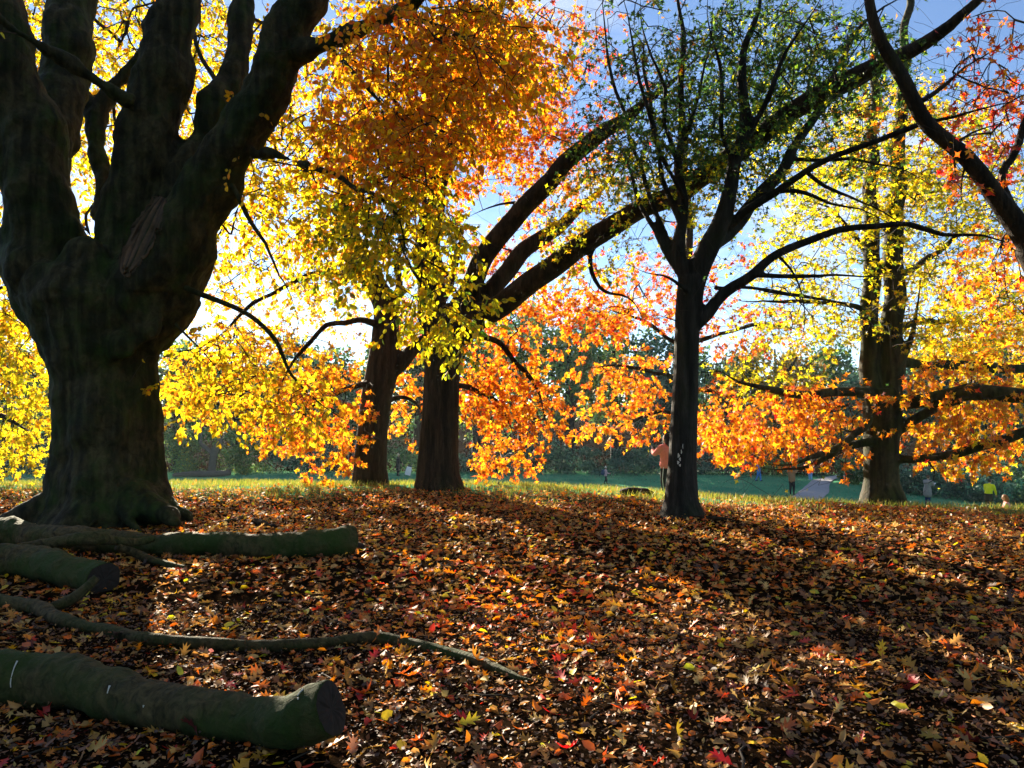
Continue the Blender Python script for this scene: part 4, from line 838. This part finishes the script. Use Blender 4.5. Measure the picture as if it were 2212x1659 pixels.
# ------------------------------------------------------------------ fallen leaves, crumbs, grass
def litter(n, ymin, ymax, smin, smax, pal, kind, name, dens=None, up=0.9, mat='dry', sink=0.004):
    y = np.sqrt(rng.uniform(ymin ** 2, ymax ** 2, n)); x = rng.uniform(-1, 1, n) * (0.80 * y + 1.2)
    if dens is not None:
        keep = rng.random(n) < dens(x, y); x, y = x[keep], y[keep]; n = len(x)
    pos = np.stack([x, y, G(x, y) + sink + rng.random(n) ** 3 * 0.035], -1)
    t = unit(np.concatenate([rng.normal(0, 1, (n, 2)), rng.normal(0, .32, (n, 1))], 1)); nn = unit(np.concatenate([rng.normal(0, .50, (n, 2)), np.full((n, 1), up)], 1))
    s = smin + (smax - smin) * rng.random(n) ** 1.5; col = pick(pal, n)
    return pos, t, nn, s, col, (rng.normal(.05, .38, n), rng.normal(.2, .55, n))
PL = [(TAN, 4), (PALE, 2.4), (BRN, 3), (DBR, 1.8), (ORA, 1.8), (DOR, 1.6), (RED, .6), (GOLD, .9), (YEL, .3)]
def dens_litter(x, y): return np.clip(1.0 - 0.88 * grassiness(x, y), 0, 1) * (0.8 + 0.2 * sstep(2.5, 6, y))
pos, t, nn, s, col, cu = litter(66000, 2.0, 23, 0.05, 0.14, PL, 'oak', 'leaf_litter', dens_litter)
hot = rng.random(len(pos)) < 0.45 * np.clip(wob(pos[:, 0], pos[:, 1], .8, 4) - .25, 0, 1) + 0.9 * np.exp(-(((pos[:, 0] + 0.2 - 0.10 * (pos[:, 1] - 6)) / 1.2) ** 2 + ((pos[:, 1] - 6.4) / 2.0) ** 2)); col[hot] = pick([(ORA, 5), (DOR, 3), (RED, 2), (GOLD, 2)], hot.sum())  # orange drifts, plus the central sunlit patch put into the leaf colours
near = pos[:, 1] < 6.5
px, py, dep = proj(pos); vis = (px > 10) & (px < W0 - 10) & (py > 0) & (py < H0 - 8)
big = np.zeros(len(pos), bool); big[np.argsort(-np.where(vis, s / dep, 0))[:300]] = True
far = (pos[:, 1] > 11) & ~big; nr_ = ~far & ~big
o = link('leaf_litter', leaf_mesh('leaf_litter', 'oak', pos[nr_], t[nr_], nn[nr_], s[nr_], col[nr_], M['dry'], (cu[0][nr_], cu[1][nr_])), ground); o['kind'] = 'stuff'
o = link('leaf_litter', leaf_mesh('leaf_litter', 'star', pos[far], t[far], nn[far], s[far], col[far], M['dry'], (cu[0][far], cu[1][far])), ground); o['kind'] = 'stuff'
leaf_objects('fallen_leaf', 'oak', pos[big], t[big], nn[big], s[big], col[big], M['dry'], ground, (0, 0, 0), cu[1][big])
pos, t, nn, s, col, cu = litter(34000, 2.0, 17, 0.03, 0.085, [(TAN, 4), (BRN, 4), (DBR, 1.5), (PALE, 1), (DOR, 2), (ORA, 1.6)], 'beech', 'x', dens_litter); hot2 = rng.random(len(pos)) < 0.9 * np.exp(-(((pos[:, 0] + 0.2 - 0.10 * (pos[:, 1] - 6)) / 1.2) ** 2 + ((pos[:, 1] - 6.4) / 2.0) ** 2)); col[hot2] = pick([(ORA, 5), (DOR, 3), (RED, 2), (GOLD, 2)], hot2.sum())  # the same sunlit patch put into the small leaves' colours
o = link('leaf_litter', leaf_mesh('leaf_litter', 'beech', pos, t, nn, s, col, M['dry'], (cu[0] * 2.2, cu[1] * 3)), ground); o['kind'] = 'stuff'
pos, t, nn, s, col, cu = litter(1500, 2.2, 14, 0.06, 0.10, [(YEL, 3), (YGR, 2), (PALE, 1)], 'beech', 'x', dens_litter)
o = link('leaf_litter', leaf_mesh('leaf_litter', 'beech', pos, t, nn, s, col, M['dry'], cu), ground); o['kind'] = 'stuff'
pos, t, nn, s, col, cu = litter(52000, 2.0, 6.5, 0.010, 0.04, [(BRN, 4), (DBR, 6), (TAN, 1.6), (PALE, .5)], 'chip', 'x', None)
o = link('leaf_crumbs', leaf_mesh('leaf_crumbs', 'chip', pos, t, nn, s, col, M['dry'], cu), ground); o['kind'] = 'stuff'; o.name = 'leaf_crumble'

m = MB()
for i in range(170):
    yy = math.sqrt(rng.uniform(2.4 ** 2, 13 ** 2)); xx = rng.uniform(-1, 1) * (.78 * yy + .8); a = rng.random() * 6.28; L_ = rng.uniform(.08, .45); r = rng.uniform(.0025, .007)
    p = []
    for k in range(5):
        t_ = (k / 4 - .5) * L_; q = (xx + math.cos(a) * t_ + rng.normal(0, .012), yy + math.sin(a) * t_ + rng.normal(0, .012)); p.append((q[0], q[1], Gf(*q) + .018 + rng.uniform(0, .02)))
    m.tube(p, [r, r * 1.1, r, r * .8, r * .4], 5)
o = link('twig_debris', m.mesh('twig_debris', M['twig']), ground); o['kind'] = 'stuff'
def grass(n, x, y, hmin, hmax, w, pal, name, label):
    z = G(x, y); a = rng.random(n) * 2 * math.pi; h = rng.uniform(hmin, hmax, n); ww = w * rng.uniform(.6, 1.3, n)
    lean = rng.normal(0, .35, (n, 2)) * h[:, None]; b = np.stack([x, y, z - .01], -1); sx = np.stack([np.cos(a), np.sin(a), 0 * a], -1) * ww[:, None]
    tip = b + np.concatenate([lean, h[:, None]], 1); mid = b + np.concatenate([lean * .35, h[:, None] * .55], 1)
    V = np.stack([b - sx, b + sx, mid + sx * .7, mid - sx * .7, tip], 1).reshape(-1, 3); k = (np.arange(n) * 5)[:, None]
    T = np.concatenate([np.array([[0, 1, 2]]) + k, np.array([[0, 2, 3]]) + k, np.array([[3, 2, 4]]) + k])
    o = link(name, mesh_np(name, V, T.astype(np.int32), M['grass'], False, np.repeat(pick(pal, n), 5, 0))); tag(o, label, 'grass', kind='stuff')
n = 120000; y = rng.uniform(11, 24, n); x = rng.uniform(-1, 1, n) * (.78 * y + 1); g = grassiness(x, y) * (0.5 + .5 * wob(x, y, 1.4, 3)); k = rng.random(n) < np.clip(g * .95, 0, 1); x, y = x[k], y[k]
grass(len(x), x, y, .06, .19, .007, [((0.20, 0.26, 0.03), 3), ((0.35, 0.33, 0.04), 2), ((0.5, 0.36, 0.08), 1)], 'grass', 'sunlit yellow green grass along the crest of the rise')
n = 28000; y = rng.uniform(24, 62, n); x = rng.uniform(-1, 1, n) * (.78 * y + 1); onp = np.zeros(n, bool)
for p, w in zip(pp, pr): onp |= (np.abs(y - p.y) < .6) & (np.abs(x - p.x) < w)
x, y = x[~onp], y[~onp]
grass(len(x), x, y, .05, .16, .02, [((0.08, 0.25, 0.13), 3), ((0.12, 0.30, 0.15), 2), ((0.2, 0.31, 0.15), 1)], 'grass', 'short green grass of the hollow meadow behind the crest')  # blades carry the same skylight tint in their colour

#PEOPLE
# ------------------------------------------------------------------ people
def stand(px, head_py, H, lo, hi):
    ds = np.linspace(lo, hi, 600); q = PA(np.full(600, px), np.full(600, 1000.0), ds); z = G(q[:, 0], ds) + H
    _, py, _ = proj(np.stack([q[:, 0], ds, z], -1)); i = int(np.argmin(np.abs(py - head_py)))
    return Vector((q[i, 0], ds[i], Gf(q[i, 0], ds[i])))
_pm = {}
def cm(rgb, rough=0.85):
    k = (rgb, rough)
    if k not in _pm: _pm[k] = mat_plain('cloth', rgb, rough, 0.25, 0.18, 14)
    return _pm[k]
SKIN = (0.42, 0.24, 0.17)
def person(label, loc, face, H, cols, fat=1.0, arms=None, legs=None, coat=0.0, hair=(0.03, 0.02, 0.015), hat=None, long_hair=False, lean=(0, 0), sit=False, stripe=None, hood=False, voxel=0.016):
    """cols: top, bottom, shoe. arms/legs: joint overrides as fractions of the height; x right, y forward."""
    root = empty('person', loc, label, 'person'); root.rotation_euler = (0, 0, -math.radians(face))
    V3 = lambda x, y, z: Vector((x, y, z)) * H
    hz = 0.13 if sit else 0.51; lx, ly = lean
    up = lambda x, y, z: V3(x + lx * max(0, z - hz), y + ly * max(0, z - hz), z)
    dz = hz - 0.51
    S = []
    def seg(tagname, pts, rad): S.append((tagname, [Vector(p) for p in pts], [r * H for r in rad]))
    f = fat
    seg('top', [up(0, 0, .50 + dz), up(0, 0, .60 + dz), up(0, 0.0, .70 + dz), up(0, 0, .79 + dz)], [.072 * f, .068 * f, .075 * f, .055 * f])
    for s in (-1, 1):
        seg('top', [up(.042 * s * f, 0, .50 + dz), up(.042 * s * f, 0, .62 + dz), up(.052 * s * f, 0, .74 + dz), up(.06 * s * f, 0, .785 + dz)], [.06 * f, .055 * f, .06 * f, .042 * f])
        if coat: seg('top', [up(.035 * s, 0, .52 + dz), up(.045 * s, 0, .52 - coat + dz)], [.075 * f, .08 * f])
    seg('top', [up(-.095 * f, 0, .785 + dz), up(.095 * f, 0, .785 + dz)], [.042 * f, .042 * f])
    seg('skin', [up(0, 0, .80 + dz), up(0, .008, .88 + dz)], [.031, .03])
    hc = up(0, .012, .925 + dz)
    seg('skin', [hc + V3(0, 0, -.012), hc + V3(0, .004, .022)], [.047, .05]); seg('skin', [hc + V3(0, .02, -.03), hc + V3(0, .025, -.045)], [.033, .026])
    seg('skin', [hc + V3(0, .05, .0), hc + V3(0, .064, -.012)], [.008, .011])
    for s in (-1, 1): seg('skin', [hc + V3(.05 * s, -.004, .008), hc + V3(.052 * s, -.006, -.012)], [.010, .008]); seg('eye', [hc + V3(.019 * s, .047, .008), hc + V3(.021 * s, .047, .008)], [.008, .008])
    arms = arms or {}; legs = legs or {}; hands = []
    for s, k in ((-1, 'L'), (1, 'R')):
        sh = up(.112 * s * f, 0, .785 + dz)
        el, wr = arms.get(k, ((.15 * s, -.01, .64), (.155 * s, .04, .50))); el = up(el[0], el[1], el[2] + dz); wr = up(wr[0], wr[1], wr[2] + dz)
        seg('top', [sh, el, wr], [.036 * f, .031 * f, .024 * min(f, 1.15)]); hands.append((wr, (wr - el).normalized(), s))
        kn, an = legs.get(k, ((.055 * s, .012, .28), (.058 * s, -.012, .05)))
        seg('bottom', [V3(.048 * s, 0, .50 + dz), V3(*kn), V3(*an)], [.06 * (.6 + .4 * f), .043 * (.6 + .4 * f), .030])
        a = V3(*an); seg('shoe', [a + V3(0, -.012, -.022), a + V3(.008 * s, .075, -.028)], [.024, .021])
    mb = MB(); allseg = []
    for tg, p, r in S:
        pts, rr = spline(p, r, 0.04 * H) if len(p) > 2 else (p, r)
        if len(pts) > 1 and (pts[-1] - pts[0]).length > 1e-4: mb.tube(pts, rr, 10)
        for q, rad_ in ((pts[0], rr[0]), (pts[-1], rr[-1])): mb.sphere(q, rad_ * .97, 10, 7)
        allseg += [(tg, np.array(pts[i]), np.array(pts[i + 1]), rr[i], rr[i + 1]) for i in range(len(pts) - 1)]
    V, Q, nr = remesh(mb, voxel * H / 1.7, 3)
    fold = np.array([noise.noise(Vector(v) * 14 / H) for v in V]) * .006 * H; V = V + nr * fold[:, None]
    fc = V[Q].mean(1); best = np.full(len(fc), 1e9); mi = np.zeros(len(fc), int); order = ['top', 'bottom', 'shoe', 'skin', 'eye']
    for tg, A, B, ra, rb in allseg:
        dd = segdist(fc, A, B, ra, rb); u = dd < best; best[u] = dd[u]; mi[u] = order.index(tg)
    faces = [tuple(q) for q in Q.tolist()]; verts = [Vector(v) for v in V]; mi = list(mi)
    for wr, dr, s in hands:                       # palm, four fingers, thumb
        h = MB(); k = .105 * H; side = dr.cross(Vector((0, 1, 0))); side = side.normalized() if side.length > .1 else Vector((1, 0, 0)); nb = dr.cross(side).normalized()
        h.tube([wr - dr * .1 * k, wr + dr * .15 * k, wr + dr * .5 * k], [.18 * k, .26 * k, .27 * k], 8)
        for j, ln in enumerate((.40, .47, .44, .34)):
            o_ = wr + dr * .48 * k + side * (j - 1.5) * .14 * k
            h.tube([o_, o_ + dr * ln * .5 * k + nb * .04 * k, o_ + dr * ln * k * .9 + nb * .18 * k], [.075 * k, .068 * k, .045 * k], 6)
        o_ = wr + dr * .15 * k - side * .24 * k; h.tube([o_, o_ + dr * .2 * k - side * .16 * k, o_ + dr * .42 * k - side * .2 * k + nb * .06 * k], [.09 * k, .08 * k, .05 * k], 6)
        b = len(verts); verts += [Vector(v) for v in h.v]; faces += [tuple(i + b for i in q) for q in h.f]; mi += [3] * len(h.f)
    me = mesh_np('body', verts, faces, [cm(cols[0]), cm(cols[1]), cm(cols[2]), cm(SKIN, .6), cm((.02, .015, .012), .4)])
    me.polygons.foreach_set('material_index', np.array(mi, np.int32)); link('body', me, root)
    h = MB()
    if hood:
        h.sphere(hc + V3(0, -.012, .008), [.066 * H, .07 * H, .075 * H], 12, 9); h.sphere(hc + V3(0, -.02, -.06), [.06 * H, .055 * H, .045 * H]); V, Q, _ = remesh(h, .014, 3); link('hood', mesh_np('hood', V, Q, cm(cols[0])), root)
    else:
        h.sphere(hc + V3(0, -.016, .016), [.058 * H, .056 * H, .058 * H], 12, 9)
        if long_hair: h.tube([hc + V3(0, -.03, .0), hc + V3(0, -.05, -.06), hc + V3(0, -.05, -.14)], [.052 * H, .055 * H, .03 * H], 10)
        V, Q, nrm = remesh(h, .013, 2); V = V + nrm * np.array([noise.noise(Vector(v) * 30) for v in V])[:, None] * .006; link('hair', mesh_np('hair', V, Q, cm(hair)), root)
    if hat:
        h = MB(); h.sphere(hc + V3(0, -.008, .035), [.062 * H, .064 * H, .05 * H], 12, 8); h.tube([hc + V3(0, -.008, .016), hc + V3(0, -.008, .034)], [.066 * H, .066 * H], 14)
        h.sphere(hc + V3(0, -.01, .095), .024 * H); V, Q, _ = remesh(h, .012, 2); link('hat', mesh_np('hat', V, Q, cm(hat)), root)
    if stripe:
        m = MB(); s = stripe; kn, an = legs.get('L' if s < 0 else 'R', ((.055 * s, .012, .28), (.058 * s, -.012, .05)))
        a, b, c = V3(.06 * s, 0, .47), V3(*kn), V3(*an); o_ = V3(.044 * s, -.025, 0)
        m.tube([a + o_ * 1.25, b + o_ * .98, c + o_ * .72], [.006 * H] * 3, 6); link('trouser_stripe', m.mesh('trouser_stripe', cm((.6, .6, .6))), root)
    return root
def at(root, x, y, z, H):
    a = -root.rotation_euler[2]; return root.location + Vector((x * math.cos(a) + y * math.sin(a), -x * math.sin(a) + y * math.cos(a), z)) * H

# person in pink by the maple, photographing to the left
H = 1.72; l = stand(1440, 938, H, 17, 26)
p3 = person('person in pink fleece and black striped trousers holding up a phone beside the maple', l, -38, H, ((.62, .17, .15), (.012, .012, .014), (.55, .53, .5)), fat=1.32,
            arms={'L': ((-.17, .10, .68), (-.06, .24, .72)), 'R': ((.16, .10, .67), (.02, .25, .70))}, hair=(.012, .01, .01), long_hair=True, stripe=-1, legs={'L': ((-.075, .015, .28), (-.075, -.01, .05)), 'R': ((.075, .012, .28), (.085, -.012, .05))}, voxel=.014)
m = MB(); c = at(p3, -.02, .30, .765, H); m.box((0, 0, 0), (.038, .005, .075)); o = link('phone', m.mesh('phone', cm((.015, .015, .018), .3), False), None, c); o.rotation_euler = (math.radians(-10), 0, math.radians(38)); tag(o, 'dark phone held up by the person in pink', 'phone')
m2 = MB(); m2.box((0, -.0065, 0), (.033, .001, .068)); link('screen', m2.mesh('screen', cm((.25, .3, .35), .2), False), o)
# child with bobble hat and rucksack, walking right
H = 1.15; l = stand(1308, 1008, H, 38, 58)
p2 = person('small child in pale bobble hat walking right across the meadow', l, 80, H, ((.55, .38, .42), (.015, .015, .02), (.02, .02, .02)), fat=1.2, hat=(.65, .62, .56), hair=(.2, .12, .06),
            arms={'L': ((-.14, .06, .64), (-.11, .19, .60)), 'R': ((.14, .06, .64), (.11, .20, .62))}, legs={'L': ((-.05, .07, .28), (-.05, .09, .05)), 'R': ((.05, -.01, .27), (.05, -.11, .06))}, voxel=.022)
m = MB(); c = at(p2, 0, -.14, .66, H); m.sphere((0, 0, 0), [.10, .14, .19], 12, 9); m.sphere((0, -.02, .1), [.09, .11, .1]); m.sphere((.0, -.10, -.06), [.08, .07, .1]); V, Q, _ = remesh(m, .02, 2)
o = link('backpack', mesh_np('backpack', V, Q, cm((.03, .06, .13), .6)), None, c); o.rotation_euler = (0, 0, p2.rotation_euler[2]); tag(o, 'navy backpack worn by the child in the bobble hat', 'backpack')
# person in black between the oaks
H = 1.68; l = stand(860, 979, H, 34, 56)
p1 = person('person in long black coat with pale hair standing between the two oaks', l, 60, H, ((.012, .012, .016), (.012, .012, .014), (.02, .018, .016)), fat=1.15, coat=.2, hair=(.55, .47, .34), arms={'L': ((-.14, .04, .65), (-.03, .16, .57)), 'R': ((.14, .04, .65), (.03, .16, .56))}, voxel=.022)
c = at(p1, 0, 0, 0, 1) + Vector((.68, -.1, 0)); c.z = Gf(c.x, c.y)
root = empty('wheeled_bag', c, 'white upright wheeled bag with black top leaning beside the stout oak', 'bag'); root.rotation_euler = (0, math.radians(14), math.radians(10))
m = MB(); V = [(-.2, -.13, .1), (.2, -.13, .1), (.2, .13, .1), (-.2, .13, .1), (-.17, -.11, .72), (.17, -.11, .72), (.17, .11, .72), (-.17, .11, .72), (-.21, -.14, .4), (.21, -.14, .4), (.21, .14, .4), (-.21, .14, .4)]
m.add(V, [(3, 2, 1, 0), (0, 1, 9, 8), (1, 2, 10, 9), (2, 3, 11, 10), (3, 0, 8, 11), (8, 9, 5, 4), (9, 10, 6, 5), (10, 11, 7, 6), (11, 8, 4, 7), (4, 5, 6, 7)]); link('sack', m.mesh('sack', cm((.72, .68, .68)), False), root)
m = MB(); m.sphere((0, 0, .76), [.18, .12, .08]); m.sphere((-.06, 0, .84), [.08, .07, .05]); link('lid', m.mesh('lid', cm((.015, .015, .018), .4)), root)
m = MB(); m.tube([(.12, .1, .1), (.14, .12, .7), (.16, .12, .95), (.05, .12, 1.0)], [.012] * 4, 6); link('handle', m.mesh('handle', cm((.3, .3, .3), .4)), root)
for s in (-1, 1): m = MB(); m.tube([(.17 * s, .12, .07), (.2 * s, .12, .07)], [.07, .07], 12); link('wheel', m.mesh('wheel', cm((.02, .02, .02))), root)
# person in brown jacket reaching up
H = 1.74; l = stand(1710, 1006, H, 34, 52)
person('person in brown jacket and dark trousers reaching up into the orange leaves', l, 40, H, ((.30, .15, .07), (.014, .013, .015), (.02, .02, .02)), fat=1.2, hair=(.012, .01, .01), arms={'L': ((-.10, .13, .86), (-.03, .22, .98)), 'R': ((.15, .12, .87), (.10, .2, 1.0))}, lean=(0, -.08), voxel=.022)
# walkers in blue
H = 1.66; l = stand(1638, 990, H, 44, 60)
person('person in bright blue half hidden by the low orange leaves', l, 120, H, ((.05, .20, .55), (.05, .22, .6), (.015, .015, .03)), fat=1.15, hair=(.05, .03, .02), legs={'L': ((-.05, .06, .28), (-.05, .08, .05)), 'R': ((.05, -.02, .27), (.05, -.1, .06))}, voxel=.024)
H = 1.7; l = stand(1750, 988, H, 48, 62)
person('distant walker in pale blue jeans on the gravel path', l, 20, H, ((.35, .10, .08), (.12, .33, .62), (.4, .42, .45)), fat=1.05, hair=(.05, .03, .02), legs={'L': ((-.04, .05, .28), (-.04, .05, .05)), 'R': ((.04, -.02, .27), (.04, -.08, .06))}, voxel=.024)
# hooded child behind the twin-stemmed tree
H = 1.25; l = stand(1866, 1040, H, 30, 50)
person('small figure in pale grey hooded top half behind the twin-stemmed trunk', l, -70, H, ((.34, .38, .40), (.25, .28, .3), (.05, .05, .05)), fat=1.15, hood=True, voxel=.024)
# person in grey coat reading
H = 1.66; l = stand(2002, 1026, H, 26, 46)
p8 = person('person in long grey coat and jeans looking at a paper', l, 70, H, ((.24, .21, .20), (.02, .035, .10), (.02, .02, .02)), fat=1.3, coat=.17, hair=(.09, .04, .02), arms={'L': ((-.15, .07, .66), (-.07, .21, .68)), 'R': ((.15, .07, .66), (.05, .21, .68))}, lean=(0, .1), voxel=.02)
m = MB(); c = at(p8, 0, .30, .70, H); m.box((0, 0, 0), (.10, .003, .07)); o = link('paper', m.mesh('paper', cm((.75, .75, .78)), False), None, c); o.rotation_euler = (math.radians(-50), 0, p8.rotation_euler[2]); tag(o, 'white sheet of paper in the hands of the person in grey', 'paper')
# person in yellow padded jacket
H = 1.66; l = stand(2133, 1034, H, 24, 44)
p9 = person('person in yellow padded jacket and dark skirt looking down at the child', l, 65, H, ((.75, .68, .01), (.03, .022, .015), (.02, .018, .015)), fat=1.22, hair=(.05, .04, .03), lean=(0, .2), arms={'L': ((-.15, .05, .65), (-.12, .13, .52)), 'R': ((.17, .05, .64), (.15, .15, .50))}, voxel=.02)
m = MB(); Hh = H
for s in (-1, 1): m.tube([Vector((.035 * s, .0, .53)) * H, Vector((.045 * s, .0, .30)) * H], [.095 * H, .085 * H], 12)
V, Q, _ = remesh(m, .02, 3); link('skirt', mesh_np('skirt', V, Q, cm((.045, .032, .018))), p9)
# seated child
H = 1.2; l = stand(2176, 1064, .80, 20, 44)
person('small child in pink sitting on the leaves beside the yellow jacket', l, -60, H, ((.50, .22, .22), (.03, .035, .06), (.05, .04, .04)), fat=1.25, sit=True, hair=(.22, .09, .04), long_hair=True, legs={'L': ((-.09, .20, .22), (-.09, .30, .06)), 'R': ((.09, .20, .22), (.09, .30, .06))}, arms={'L': ((-.14, .09, .66), (-.08, .2, .62)), 'R': ((.14, .09, .66), (.08, .2, .62))}, lean=(0, .15), voxel=.022)

# ------------------------------------------------------------------ haze
m, t = mat_new('haze_air'); o_ = N(t, 'ShaderNodeOutputMaterial'); v_ = N(t, 'ShaderNodeVolumePrincipled'); v_.inputs['Color'].default_value = (0.80, 0.95, 1.0, 1); v_.inputs['Density'].default_value = 0.00018; v_.inputs['Anisotropy'].default_value = 0.35
t.links.new(v_.outputs[0], o_.inputs['Volume'])
zmin = float(Z.min()) - 1.0
mb = MB(); mb.box((0, 570, (zmin + 24) / 2), (901, 631, (24 - zmin) / 2)); hz = link('haze', mb.mesh('haze', m, False)); tag(hz, 'thin pale autumn haze filling the air over the park', 'haze', kind='stuff')
cy.volume_bounces = 0
